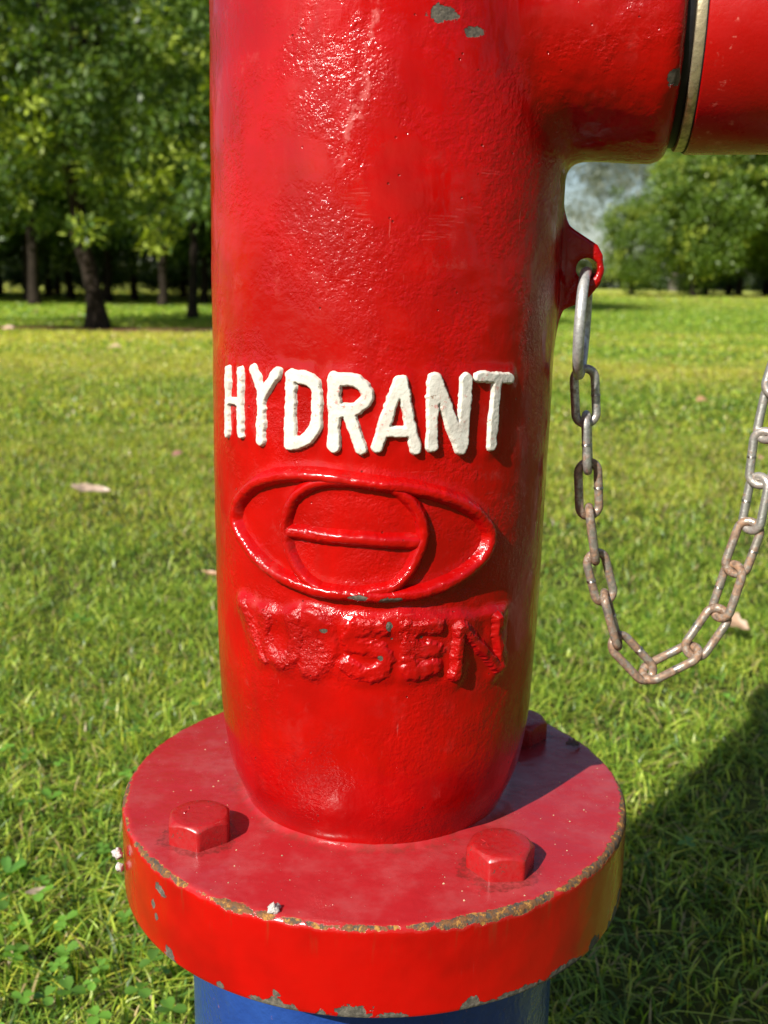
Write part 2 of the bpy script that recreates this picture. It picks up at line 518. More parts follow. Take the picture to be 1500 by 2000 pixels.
# ------------------------------------------------------------------ ground
def ground_color(x, y):
    st = straw(x, y)[:, None]
    dt = dirt(x, y)[:, None]
    n = (fbm(x * 6, y * 6, 0, 31, 3) * 0.5 + 0.5)[:, None]
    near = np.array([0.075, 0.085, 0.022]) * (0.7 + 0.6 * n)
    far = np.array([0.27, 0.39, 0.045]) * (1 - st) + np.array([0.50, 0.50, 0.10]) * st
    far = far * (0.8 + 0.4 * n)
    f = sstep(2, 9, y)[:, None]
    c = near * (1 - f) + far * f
    return c * (1 - dt) + np.array([0.26, 0.13, 0.075]) * dt * (0.6 + 0.8 * n)

yy = np.concatenate([np.arange(-3, 12, 0.06), np.arange(12, 32, 0.2), np.geomspace(32, 900, 50)])
yy = np.concatenate([-np.geomspace(900, 3.2, 24), yy])
xx = np.concatenate([-np.geomspace(900, 14, 22), np.arange(-13.8, 14, 0.12), np.geomspace(14, 900, 22)])
GX, GY = np.meshgrid(xx, yy)
gx, gy = GX.ravel(), GY.ravel()
gz = rise(gx, gy) + 0.006 * fbm(gx * 3, gy * 3, 0, 3, 2) * sstep(30, 5, np.hypot(gx, gy)) - 0.004
nx_, ny_ = len(xx), len(yy)
ii = (np.arange(ny_ - 1)[:, None] * nx_ + np.arange(nx_ - 1)[None, :]).ravel()
GF = np.stack([ii, ii + 1, ii + nx_ + 1, ii + nx_], 1)
s = Nodes('lawn_soil')
at = s.n('Attribute', attribute_name='tint')
c = s.coord()
gn = s.noise(c, 55, 4, 0.7)
gcol = s.n('Mix', data_type='RGBA', blend_type='MULTIPLY')
gcol.inputs[0].default_value = 1
s.l(at.outputs['Color'], gcol.inputs[6])
s.l(s.mix(s.ramp(gn, 0.3, 0.7), (0.6, 0.6, 0.6, 1), (1.25, 1.25, 1.25, 1)), gcol.inputs[7])
s.pbr(gcol.outputs[2], 0.95, s.bump(gn, 0.012), spec=0.1)
tag(put('ground', mesh_np('ground', np.stack([gx, gy, gz], 1), GF, s.m, True, ground_color(gx, gy))), kind='structure')

# ------------------------------------------------------------------ grass blades
rng = np.random.default_rng(7)

def blades(x, y, h, wd, lean, segs, col, seed=0):
    n = len(x)
    r = np.random.default_rng(seed)
    a = r.uniform(0, 2 * np.pi, n)             # lean direction
    f = a + r.uniform(-1.2, 1.2, n) + np.pi / 2  # width direction
    dx, dy = np.cos(a), np.sin(a)
    wx, wy = np.cos(f) * wd / 2, np.sin(f) * wd / 2
    z0 = rise(x, y)
    rows = []
    ks = np.linspace(0, 1, segs + 1)
    for k in ks[:-1]:
        out = lean * h * k ** 1.6
        zz = h * (k - 0.35 * np.minimum(lean, 1.5) * k * k)
        tw = 1 - 0.35 * k
        rows.append((x + dx * out - wx * tw, y + dy * out - wy * tw, z0 + zz))
        rows.append((x + dx * out + wx * tw, y + dy * out + wy * tw, z0 + zz))
    out = lean * h
    rows.append((x + dx * out, y + dy * out, z0 + h * (1 - 0.35 * np.minimum(lean, 1.5))))
    V = np.stack([np.stack(rw, 1) for rw in rows], 1)    # n, k, 3
    kk = V.shape[1]
    base = np.arange(n)[:, None] * kk
    Q = []
    for i in range(segs - 1):
        Q.append(np.concatenate([base + 2 * i, base + 2 * i + 1, base + 2 * i + 3, base + 2 * i + 2], 1))
    Q = np.concatenate(Q, 0) if Q else np.zeros((0, 4), int)
    T = np.concatenate([base + kk - 3, base + kk - 2, base + kk - 1], 1)
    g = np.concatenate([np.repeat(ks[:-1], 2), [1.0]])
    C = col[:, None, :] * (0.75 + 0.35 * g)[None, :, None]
    return V.reshape(-1, 3), Q, T, C.reshape(-1, 3)

def blade_color(x, y, r):
    n = len(x)
    st = straw(x, y)
    dt = dirt(x, y)
    g1 = np.array([0.25, 0.39, 0.040]); g2 = np.array([0.47, 0.57, 0.080]); g3 = np.array([0.11, 0.23, 0.032])
    t = r.random(n)[:, None]
    c = np.where(t < 0.45, g1, np.where(t < 0.75, g2, g3)) * (r.uniform(0.45, 1.0, n) ** 1.3 * 1.45)[:, None]
    ys = np.array([0.58, 0.60, 0.075]) * r.uniform(0.8, 1.15, n)[:, None]
    ts = np.array([0.56, 0.44, 0.20]) * r.uniform(0.6, 1.1, n)[:, None]
    k = r.random(n)
    p = st * 0.85
    c = np.where((k < p * 0.75)[:, None], ys, c)
    c = np.where((k > 1 - (0.04 + 0.24 * st))[:, None], ts, c)
    c = np.where((r.random(n) < dt * 0.8)[:, None], np.array([0.22, 0.12, 0.06]), c)
    return c

def scatter(y0, y1, dens, r, spread=0.47, pad=0.22):
    A = (spread * (y1 ** 2 - y0 ** 2) + 2 * pad * (y1 - y0))
    n = int(A * dens)
    y = y0 + (y1 - y0) * r.random(n * 2)
    keep = r.random(n * 2) < (spread * y + pad) / (spread * y1 + pad)
    y = y[keep][:n]
    x = (r.random(len(y)) * 2 - 1) * (spread * y + pad)
    return x, y

parts = []
for k, (y0, y1, dens, hh, ww, segs) in enumerate([
        (0.42, 1.5, 72000, (0.009, 0.025), (0.0011, 0.0024), 3),
        (1.5, 3.2, 30000, (0.010, 0.025), (0.0014, 0.0030), 2),
        (3.2, 6.5, 6500, (0.010, 0.025), (0.004, 0.008), 2),
        (6.5, 13, 1300, (0.012, 0.028), (0.008, 0.018), 2),
        (13, 30, 190, (0.015, 0.035), (0.02, 0.05), 2),
        (30, 46, 40, (0.02, 0.04), (0.05, 0.12), 2)]):
    r = np.random.default_rng(100 + k)
    x, y = scatter(y0, y1, dens, r)
    cl = fbm(x * 9, y * 9, 0, 41, 2)
    keep = (r.random(len(x)) < 0.80 + 0.5 * cl) & (np.hypot(x + 0.0022, y - 0.4218) > 0.082) & (r.random(len(x)) > dirt(x, y) * 0.93)
    x, y, cl = x[keep], y[keep], cl[keep]
    n = len(x)
    h = r.uniform(*hh, n) * (1 + 0.35 * cl)
    tall = r.random(n) < 0.03
    h[tall] *= 1.6
    wd = r.uniform(*ww, n) * np.where(r.random(n) < 0.05, 1.6, 1.0)
    lean = np.abs(r.normal(1.05, 0.6, n))
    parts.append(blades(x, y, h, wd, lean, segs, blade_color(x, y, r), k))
off, VV, QQ, TT, CC = 0, [], [], [], []
for V, Q, T, C_ in parts:
    VV.append(V); QQ.append(Q + off); TT.append(T + off); CC.append(C_)
    off += len(V)
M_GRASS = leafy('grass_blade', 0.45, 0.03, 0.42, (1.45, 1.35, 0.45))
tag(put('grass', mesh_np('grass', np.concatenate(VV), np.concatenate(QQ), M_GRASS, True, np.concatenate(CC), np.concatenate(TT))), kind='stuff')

# clover and small round-leaved weeds among the near grass
def clover_mesh():
    r = np.random.default_rng(55)
    V, T, C_ = [], [], []
    def leaflet(cx, cy, cz, a, ln, wd, tilt, col):
        b = len(V)
        pts = [(0, 0), (0.35, 0.42), (0.75, 0.5), (1.0, 0.22), (0.93, 0), (1.0, -0.22), (0.75, -0.5), (0.35, -0.42)]
        ca, sa = math.cos(a), math.sin(a)
        for px, py in pts:
            lx, ly = px * ln, py * wd
            zz = cz + tilt * lx + abs(py) * wd * 0.35
            V.append((cx + ca * lx - sa * ly, cy + sa * lx + ca * ly, zz))
            C_.append(col)
        for i in range(1, 7):
            T.append((b, b + i, b + i + 1))
    n = 0
    while n < 130:
        y = 0.5 + 1.6 * r.random() ** 1.5
        x = (r.random() * 2 - 1) * (0.45 * y + 0.15)
        p = noise3(x * 5, y * 5, 0.5, 77) * 0.9 + (0.35 if (x < -0.12 and y < 1.0) else -0.25) + (0.15 if x > 0.1 and y < 0.9 else 0)
        if r.random() > p + 0.15 or math.hypot(x, y - 0.42) < 0.09:
            continue
        n += 1
        h = r.uniform(0.014, 0.034)
        sz = r.uniform(0.005, 0.0095)
        g = np.array([0.12, 0.26, 0.028]) * r.uniform(0.7, 1.5)
        a0 = r.uniform(0, 6.28)
        for k in range(3):
            leaflet(x, y, h, a0 + k * 2.094 + r.uniform(-.15, .15), sz, sz * 0.95, r.uniform(-0.35, 0.5), tuple(g * r.uniform(.9, 1.1)))
        b = len(V)
        for q in ((x - .0006, y, 0), (x + .0006, y, 0), (x, y, h)):
            V.append(q); C_.append(tuple(g * 0.9))
        T.append((b, b + 1, b + 2))
    # a few narrow lanceolate weed leaves in rosettes
    for (x, y, s_) in [(-0.275, 0.70, 0.6)]:
        a0 = r.uniform(0, 6.28)
        for k in range(6):
            g = tuple(np.array([0.10, 0.24, 0.035]) * r.uniform(0.8, 1.3))
            leaflet(x, y, 0.012, a0 + k * 1.05 + r.uniform(-.3, .3), 0.034 * s_ * r.uniform(.7, 1.1), 0.013 * s_, r.uniform(0.2, 0.9), g)
    return mesh_np('clover', V, None, leafy('clover_leaf', 0.4, 0.06, 0.35), True, np.array(C_), T)
tag(put('clover', clover_mesh()), kind='stuff')

# ------------------------------------------------------------------ fallen leaves
M_DRY = leafy('dry_leaf', 0.25, 0.05, 0.5, (1.1, 1.0, 0.8))
def dry_leaf(loc, ln, wd, rz, tilt, color, label, seed, lobes=0.0, group=None):
    r = np.random.default_rng(seed)
    n, m = 26, 9
    V, C_ = [], []
    for i in range(n):
        t = i / (n - 1)
        prof = math.sin(math.pi * min(1, max(0.02, t)) ** 0.85) ** 0.8
        prof *= 1 + lobes * math.sin(t * 22 + seed)
        for j in range(m):
            s_ = j / (m - 1) * 2 - 1
            x = (t - 0.5) * ln
            y = s_ * wd / 2 * prof
            z = 0.10 * ln * math.sin(t * 3 + seed) + 0.35 * abs(s_) * wd * prof * (0.3 + 0.7 * t) + 0.03 * ln * float(noise3(t * 6, s_ * 2, seed * 1.3, 3))
            V.append((x, y, z))
            vein = 0.75 if abs(s_) < 0.1 else 1.0
            C_.append(tuple(np.array(color) * vein * (0.88 + 0.24 * float(noise3(t * 9, s_ * 4, seed, 9) * .5 + .5))))
    F = [(i * m + j, (i + 1) * m + j, (i + 1) * m + j + 1, i * m + j + 1) for i in range(n - 1) for j in range(m - 1)]
    o = put('fallen_leaf', mesh_np('fallen_leaf', V, F, M_DRY, True, np.array(C_)), None, loc, (tilt, 0.12, rz))
    st = []
    return tag(o, label, 'leaf', group)

TAN = (0.46, 0.29, 0.18); PALE = (0.50, 0.38, 0.28); ORG = (0.48, 0.20, 0.08); BRN = (0.32, 0.15, 0.10)
dry_leaf((-0.60, 2.10, 0.030), 0.080, 0.032, 0.1, 0.30, (0.50, 0.36, 0.27), 'pale pink dry leaf lying on the lawn left of the hydrant, the largest fallen leaf', 3)
dry_leaf((0.44, 1.258, 0.036), 0.046, 0.024, -0.5, 0.45, TAN, 'tan lobed dry leaf on the grass just right of the bottom of the chain', 8, 0.22)
dry_leaf((-0.502, 2.507, 0.035), 0.032, 0.018, 0.8, 0.4, (0.42, 0.20, 0.16), 'small reddish brown leaf on the lawn near the left edge of the hydrant barrel', 12)
dry_leaf((-0.439, 2.477, 0.035), 0.026, 0.012, 1.9, 0.5, ORG, 'tiny orange leaf standing on edge in the grass against the left side of the barrel', 15)
dry_leaf((1.184, 3.913, 0.035), 0.055, 0.034, 0.3, 0.4, (0.50, 0.28, 0.15), 'light orange leaf on the lawn right of the chain below the tree line', 19)
dry_leaf((-3.20, 8.95, 0.04), 0.10, 0.06, 0.2, 0.5, (0.6, 0.38, 0.30), 'pale pink leaf at the litter strip at the left border of the picture', 23)
dry_leaf((1.541, 5.698, 0.04), 0.08, 0.05, 0.9, 0.5, ORG, 'orange leaf in the brownish lawn band to the right of the big ring', 27)
dry_leaf((-1.718, 6.684, 0.03), 0.08, 0.05, 0.1, 0.4, (0.50, 0.36, 0.22), 'tan leaf far out on the yellow lawn in front of the left tree', 31)
dry_leaf((-0.247, 1.478, 0.030), 0.040, 0.008, -0.2, 0.3, (0.50, 0.28, 0.15), 'narrow curled brown leaf on the grass beside the worn lettering', 35)
dry_leaf((0.95, 2.62, 0.03), 0.034, 0.016, 1.2, 0.4, (0.60, 0.36, 0.22), 'small light brown leaf in the grass between the two hanging chain strands', 37)
dry_leaf((-0.235, 0.655, 0.030), 0.022, 0.006, 0.6, 0.3, PALE, 'small curled pale leaf scrap in the clover at the bottom left corner', 41)

# ------------------------------------------------------------------ hydrant
HX, HY = -0.0022, 0.4218
ZF = 0.2331                      # top of the flange
hyd = tag(empty('fire_hydrant', (HX, HY, 0)), 'bright red cast iron pillar hydrant with white raised lettering on a bolted round flange', 'hydrant')

PROF = np.array([(-0.03, 0.0550), (0.0, 0.0551), (0.004, 0.0566), (0.0106, 0.0597), (0.0178, 0.0621), (0.0344, 0.0646), (0.053, 0.0658),
                 (0.076, 0.0666), (0.12, 0.0670), (0.19, 0.0674), (0.25, 0.0677), (0.31, 0.0676), (0.40, 0.0676)])
def barrel_cx(z):
    return np.interp(z, [0.30, 0.40, 0.48, 0.55, 0.62], [0.0, 0.0008, 0.0018, 0.0028, 0.0030])
def barrel_r(z):
    zf = z - ZF
    k = 0.004
    return sum(np.interp(zf + d, PROF[:, 0], PROF[:, 1]) for d in (-k, -k / 2, 0, k / 2, k)) / 5

LET = [
('H', [[(-64.3, 414.3), (-65.4, 390.1)], [(-55.8, 414.2), (-56.1, 391.2)], [(-64.8, 402.5), (-56.1, 402.9)]], 1.35),
('Y', [[(-48.6, 415.3), (-44.5, 406.8)], [(-37.6, 414.9), (-44.0, 406.0)], [(-44.5, 406.8), (-45.0, 390.4)]], 1.75),
('D', [[(-31.9, 414.2), (-32.3, 390.2)], [(-31.9, 413.8), (-25.6, 413.7), (-22.3, 410.6), (-22.1, 403.7), (-22.3, 396.3), (-26.1, 391.5), (-32.1, 390.1)]], 2.05),
('R', [[(-16.0, 413.7), (-16.1, 390.2)], [(-16.0, 413.5), (-9.0, 413.5), (-5.0, 410.0), (-5.0, 406.4), (-8.5, 403.3), (-14.7, 402.4)], [(-11.4, 402.9), (-6.5, 390.0)]], 2.15),
('A', [[(5.6, 413.0), (-1.2, 390.5)], [(6.6, 413.0), (11.6, 390.1)], [(2.0, 396.1), (10.0, 395.9)]], 1.9),
('N', [[(17.3, 413.8), (17.4, 390.9)], [(17.9, 413.7), (28.2, 389.6)], [(29.0, 413.6), (28.9, 390.8)]], 2.15),
('T', [[(33.9, 414.3), (47.8, 413.3)], [(41.7, 413.2), (40.8, 389.7)]], 1.85)]
RIM = [(-60.9, 360.6), (-54.4, 369.7), (-44.6, 376.2), (-32.7, 379.4), (-20.6, 380.0), (-6.2, 378.6), (10.3, 376.7), (23.4, 373.3), (34.0, 367.8), (40.5, 361.5), (42.4, 356.0), (38.9, 349.3), (29.9, 343.3), (18.0, 339.0), (5.2, 337.7), (-8.3, 337.9), (-20.6, 338.2), (-30.0, 340.2), (-39.3, 342.8), (-48.7, 347.4), (-57.0, 354.0), (-60.9, 360.6)]
INNER = [(-34.4, 359.4), (-33.0, 367.4), (-28.4, 374.0), (-21.5, 377.8), (-8.7, 378.9), (2.9, 377.3), (9.2, 373.7), (13.5, 368.6), (15.8, 361.7), (15.0, 355.7), (11.4, 347.2), (6.0, 340.8), (-6.6, 338.4), (-18.8, 338.4), (-26.1, 341.6), (-31.9, 349.2), (-34.4, 359.4)]
BAR = [(-33.9, 358.8), (-10.2, 358.1), (13.3, 357.1)]
WORN = [
[[(-55.3, 326.3), (-50.6, 318.0), (-45.8, 308.9)]],
[[(-43.5, 325.1), (-44.6, 315.5), (-39.2, 309.2), (-32.8, 310.1), (-29.2, 316.9), (-30.2, 327.1)]],
[[(-23.6, 328.0), (-24.5, 308.0)], [(-23.6, 328.0), (-17.5, 323.1), (-17.4, 313.9), (-23.7, 308.1)]],
[[(0.4, 326.0), (-7.2, 325.7), (-10.0, 322.2), (-7.1, 318.4), (0.1, 317.7), (3.8, 313.9), (1.7, 308.9), (-4.1, 307.7), (-10.7, 310.3)]],
[[(11.5, 326.2), (12.6, 309.0)], [(10.8, 325.8), (21.3, 325.6)], [(13.2, 317.2), (21.5, 317.3)], [(13.4, 308.8), (20.9, 309.9)]],
[[(30.5, 324.5), (29.9, 306.1)], [(31.4, 324.0), (49.4, 305.4)], [(46.7, 325.3), (50.2, 306.0)]]]
def closed(pts, k):
    q = pts[:-1]
    q = q[k:] + q[:k]
    a, b = q[0], q[1]
    m = ((a[0] + b[0]) / 2, (a[1] + b[1]) / 2)      # start and end in the middle of a side
    return smooth_line([m] + q[1:] + [q[0], m])
RIM_S, INNER_S = closed(RIM, 14), closed(INNER, 11)
ALL_LET = [st for _, ss, _w in LET for st in ss]
ALL_WORN = [smooth_line(st, 1) for ss in WORN for st in ss]

def swell(u, z):
    """relief of the casting itself in metres: general unevenness plus soft paint build-up round the raised work; u, z in mm"""
    d = 0.00032 * fbm(u / 22, z / 22, 0, 61, 3) + 0.00010 * fbm(u / 5.0, z / 5.0, 0.5, 67, 2)
    dl = np.minimum.reduce([seg_dist(u, z, s_) for s_ in ALL_LET])
    d = d + 0.00055 * sstep(6.0, 1.5, dl)
    dr_ = np.minimum(seg_dist(u, z, RIM_S), seg_dist(u, z, INNER_S))
    d = d + 0.0006 * sstep(5.5, 1.5, dr_)
    dw = np.minimum.reduce([seg_dist(u, z, s_) for s_ in ALL_WORN])
    d = d + 0.0010 * sstep(7.5, 2.5, dw + 1.2 * fbm(u / 6, z / 6, 1, 73, 1)) * (1 + 0.45 * fbm(u / 5.5, z / 5.5, 2, 71, 2))
    # ledge of thick paint over the top of the worn line
    d = d + 0.0013 * sstep(332.5, 329.5, z + 1.5 * noise3(u / 9, 0, 0, 75) + 0.03 * np.abs(u)) * sstep(318, 328, z) * sstep(-66, -56, u) * sstep(60, 50, u)
    # slanting runs and a ridge down the upper front
    ridge = np.abs(u - (-9 + 5 * np.sin(z / 17.0) + 2.5 * noise3(z / 6, 0, 0, 5)))
    d = d + 0.00030 * np.exp(-(ridge / 1.3) ** 2) * sstep(452, 470, z) * (0.6 + 0.4 * noise3(z / 4, 1, 0, 8))
    return d

def surf(u, z, h):
    """point on the barrel, u (mm of arc at 67 mm), z mm, h metres proud"""
    a = u / 67.0
    rr = barrel_r(z / 1000.0) + swell(u, z) + h
    return np.stack([rr * np.sin(a) + barrel_cx(z / 1000.0), -rr * np.cos(a), z / 1000.0], -1)

# --- cast body as one distance field: barrel, outlet branch, chain lug
OA = R(-9)                                   # the outlet swings a touch towards the camera
OD = np.array([math.cos(OA), math.sin(OA)])
OZ = 0.5372
OX_END = 0.1055
LUG = np.array([(0.045, 0.4850), (0.0660, 0.4760), (0.0690, 0.4722), (0.0718, 0.4680), (0.0775, 0.4642), (0.0827, 0.4609), (0.0849, 0.4571), (0.0859, 0.4512),
                (0.0846, 0.4463), (0.0808, 0.4413), (0.0759, 0.4386), (0.0709, 0.4362), (0.0682, 0.4318), (0.066, 0.4240), (0.045, 0.4200)])

def poly_sdf(px, py, P):
    d = np.full(px.shape, 1e9)
    inside = np.zeros(px.shape, bool)
    n = len(P)
    for i in range(n):
        ax, ay = P[i]; bx, by = P[(i + 1) % n]
        vx, vy = bx - ax, by - ay
        t = np.clip(((px - ax) * vx + (py - ay) * vy) / (vx * vx + vy * vy), 0, 1)
        d = np.minimum(d, np.hypot(px - ax - t * vx, py - ay - t * vy))
        c1 = (ay <= py) != (by <= py)
        xi = ax + (py - ay) / (by - ay + 1e-15) * vx
        inside ^= c1 & (px < xi)
    return np.where(inside, -d, d)

def body_sdf(x, y, z, fine=False):
    rr = np.hypot(x - barrel_cx(z), y)
    d = rr - barrel_r(z)
    # outlet branch
    t = x * OD[0] + y * OD[1]
    n = -x * OD[1] + y * OD[0]
    q = np.hypot(n, z - OZ)
    ro = 0.0462 + 0.0008 * sstep(0.08, 0.10, t)
    dn = q - ro
    cap_ = smax(dn, t - OX_END, 0.007)
    cap_ = smax(cap_, -t, 0.002)
    d = smin(d, cap_, 0.0075)
    # lug
    dp = poly_sdf(x, z, LUG)
    ly = np.abs(y + 0.0032) - 0.0056
    dl = smax(dp, ly, 0.0016)
    d = smin(d, dl, 0.0035)
    hole = np.hypot(x - 0.0790, z - 0.4519) - 0.0041
    d = smax(d, -hole, 0.0009)
    return d

def surface_nets(f, lo, hi, st):
    ax = [np.arange(lo[i], hi[i] + st, st) for i in range(3)]
    X, Y, Z = np.meshgrid(*ax, indexing='ij')
    F = f(X, Y, Z)
    S = F < 0
    nx, ny, nz = F.shape
    acc = np.zeros((nx - 1, ny - 1, nz - 1, 3)); cnt = np.zeros((nx - 1, ny - 1, nz - 1))
    sl = lambda a, n_: slice(a, n_ - 1 + a)
    for ax_ in range(3):
        oth = [k for k in range(3) if k != ax_]
        for a in (0, 1):
            for b in (0, 1):
                o0 = [0, 0, 0]; o0[oth[0]] = a; o0[oth[1]] = b
                o1 = list(o0); o1[ax_] = 1
                i0 = tuple(sl(o0[k], F.shape[k]) for k in range(3))
                i1 = tuple(sl(o1[k], F.shape[k]) for k in range(3))
                f0, f1 = F[i0], F[i1]
                m = (f0 < 0) != (f1 < 0)
                t = np.where(m, f0 / np.where(m, f0 - f1, 1), 0)
                for k in range(3):
                    acc[..., k] += m * (o0[k] + (t if k == ax_ else 0))
                cnt += m
    on = cnt > 0
    idx = -np.ones(on.shape, np.int64)
    idx[on] = np.arange(on.sum())
    ijk = np.argwhere(on)
    V = (ijk + acc[on] / cnt[on][:, None]) * st + np.array(lo)
    Fs = []
    for ax_ in range(3):
        o1, o2 = (ax_ + 1) % 3, (ax_ + 2) % 3
        i0 = [slice(None)] * 3; i1 = [slice(None)] * 3
        i0[ax_] = slice(0, -1); i1[ax_] = slice(1, None)
        m = S[tuple(i0)] != S[tuple(i1)]
        e = np.argwhere(m)
        ok = np.ones(len(e), bool)
        for k in (o1, o2):
            ok &= (e[:, k] > 0) & (e[:, k] < F.shape[k] - 1)
        e = e[ok]
        sg = S[tuple(i0)][e[:, 0], e[:, 1], e[:, 2]]
        c = []
        for da, db in ((0, 0), (1, 0), (1, 1), (0, 1)):
            q = e.copy(); q[:, o1] -= da; q[:, o2] -= db
            c.append(idx[q[:, 0], q[:, 1], q[:, 2]])
        c = np.stack(c, 1)
        c[~sg] = c[~sg][:, ::-1]
        Fs.append(c)
    return V, np.concatenate(Fs)

V, F = surface_nets(body_sdf, (-0.072, -0.074, 0.2285), (0.116, 0.074, 0.62), 0.00105)
def grad(P, f, e=2e-4):
    g = np.stack([f(*(P + d).T) - f(*(P - d).T) for d in np.eye(3) * e], 1) / (2 * e)
    return g
for _ in range(3):
    g = grad(V, body_sdf)
    V = V - g * (body_sdf(*V.T) / np.maximum((g * g).sum(1), 1e-6))[:, None] * 0.95
g = grad(V, body_sdf)
N0 = g / np.linalg.norm(g, axis=1)[:, None]
# displacement: barrel relief where the surface is the barrel, 3D unevenness elsewhere
th = np.arctan2(V[:, 0] - barrel_cx(V[:, 2]), -V[:, 1])
um, zm = th * 67.0, V[:, 2] * 1000
onb = sstep(0.0035, 0.0005, np.abs(np.hypot(V[:, 0] - barrel_cx(V[:, 2]), V[:, 1]) - barrel_r(V[:, 2])))
disp3 = 0.00045 * fbm(V[:, 0] * 60, V[:, 1] * 60, V[:, 2] * 60, 91, 3) + 0.00016 * fbm(V[:, 0] * 260, V[:, 1] * 260, V[:, 2] * 260, 97, 2)
front = V[:, 1] < 0.01
dsp = np.where(front, swell(um, zm), 0.0) * onb + disp3 * (1 - onb)
V = V + N0 * dsp[:, None]
# region per face: barrel / outlet / lug
fc = V[F].mean(1)
tt = fc[:, 0] * OD[0] + fc[:, 1] * OD[1]
rad = np.hypot(fc[:, 0], fc[:, 1])
is_lug = (fc[:, 2] < 0.482) & (fc[:, 2] > 0.424) & (rad > 0.0698) & (fc[:, 0] > 0.06)
is_out = (~is_lug) & (rad > 0.0715) & (fc[:, 2] > 0.48)

chips = [(*th_pt(18.5, 528.8), 0.0048, 0.0052, 0.0030), (*th_pt(29.5, 524.3), 0.0036, 0.0040, 0.0018), (*th_pt(4.5, 336.6, .0695), 0.0040, 0.003, 0.0014),
         (*th_pt(-6.0, 337.6, .0695), 0.0034, 0.003, 0.0011), (*th_pt(4.6, 326.6, .0695), 0.0012, 0.003, 0.0017), (*th_pt(-18.5, 324, .069), 0.0014, 0.003, 0.0009),
         (*th_pt(5.5, 321.5, .069), 0.0008, 0.002, 0.0010), (*th_pt(1.5, 314.5, .069), 0.0010, 0.002, 0.0011), (*th_pt(16, 322, .069), 0.0005, 0.002, 0.0007)]
SCUFFS = [(*th_pt(15, 461.5), 0.008, 0.006, 0.0022), (*th_pt(22, 466), 0.007, 0.006, 0.0018), (*th_pt(29, 470), 0.005, 0.006, 0.0014),
          (*th_pt(-9, 470), 0.005, 0.006, 0.010), (*th_pt(38, 481), 0.004, 0.010, 0.0025), (*th_pt(-22, 528), 0.012, 0.006, 0.003), (*th_pt(45, 372), 0.004, 0.006, 0.002)]
M_CAST = cast_paint('cast_red_paint', 1.0, chips, 0.17, SCUFFS)
M_OUT = cast_paint('outlet_red_paint', 1.25, [(0.0960, -0.0545, 0.5130, 0.0030, 0.004, 0.0026)], 0.19)

def submesh(name, faces, mat):
    used = np.unique(faces)
    mp = np.zeros(len(V), np.int64); mp[used] = np.arange(len(used))
    me = mesh_np(name, V[used], mp[faces], mat)
    return me, used
# averaged normals of the whole casting so that the three pieces shade as one
fn = np.cross(V[F[:, 1]] - V[F[:, 0]], V[F[:, 3]] - V[F[:, 0]]) + np.cross(V[F[:, 3]] - V[F[:, 2]], V[F[:, 1]] - V[F[:, 2]])
vn = np.zeros_like(V)
for k in range(4):
    np.add.at(vn, F[:, k], fn)
vn /= np.maximum(np.linalg.norm(vn, axis=1), 1e-12)[:, None]
if (vn * N0).sum() < 0:
    F = F[:, ::-1]; vn = -vn
for nm, sel, mt in (('barrel', ~is_lug & ~is_out, M_CAST), ('outlet_branch', is_out, M_OUT), ('chain_lug', is_lug, M_OUT)):
    me, used = submesh(nm, F[sel], mt)
    me.normals_split_custom_set_from_vertices(vn[used].tolist())
    put(nm, me, hyd)

# --- raised work on the barrel: each a patch that dips under the surface round its edge
def relief(name, strokes, height, half, edge, mat, wob=0.25, dome=False, seed=0, step=0.36, label=None, under=0.0007):
    pts = np.array([p for st in strokes for p in st])
    mg = half + edge + 1.2
    u = np.arange(pts[:, 0].min() - mg, pts[:, 0].max() + mg, step)
    z = np.arange(pts[:, 1].min() - mg, pts[:, 1].max() + mg, step)
    U, Z = np.meshgrid(u, z)
    d = np.minimum.reduce([seg_dist(U, Z, s_) for s_ in strokes])
    d = d + wob * fbm(U / 1.6, Z / 1.6, seed, 13, 2) + wob * 0.8 * noise3(U / 4.5, Z / 4.5, seed + 5, 14)
    if dome:
        h = height * np.sqrt(np.clip(1 - (d / (half + edge)) ** 2, 0, 1)) * sstep(half + edge, half * 0.5, d) ** 0.35
    else:
        h = height * sstep(half + edge, half - edge * 0.6, d)
    h = h * (1 + 0.10 * fbm(U / 5, Z / 5, seed + 2, 15, 2)) + 0.00007 * fbm(U / 1.3, Z / 1.3, seed, 19, 2) * (h > 0)
    h = h - under * sstep(half + edge * 0.8, half + edge + 0.5, d)
    P = surf(U, Z, h + 0.00002)
    n_ = U.shape[1]
    i = (np.arange(U.shape[0] - 1)[:, None] * n_ + np.arange(n_ - 1)[None, :]).ravel()
    Fq = np.stack([i, i + 1, i + n_ + 1, i + n_], 1)
    dd = d.ravel()[Fq].min(1)
    Fq = Fq[dd < half + edge + 0.75]
    used = np.unique(Fq)
    mp = np.zeros(U.size, np.int64); mp[used] = np.arange(len(used))
    o = put(name, mesh_np(name, P.reshape(-1, 3)[used], mp[Fq], mat), hyd)
    if label: o['label'] = label
    return o

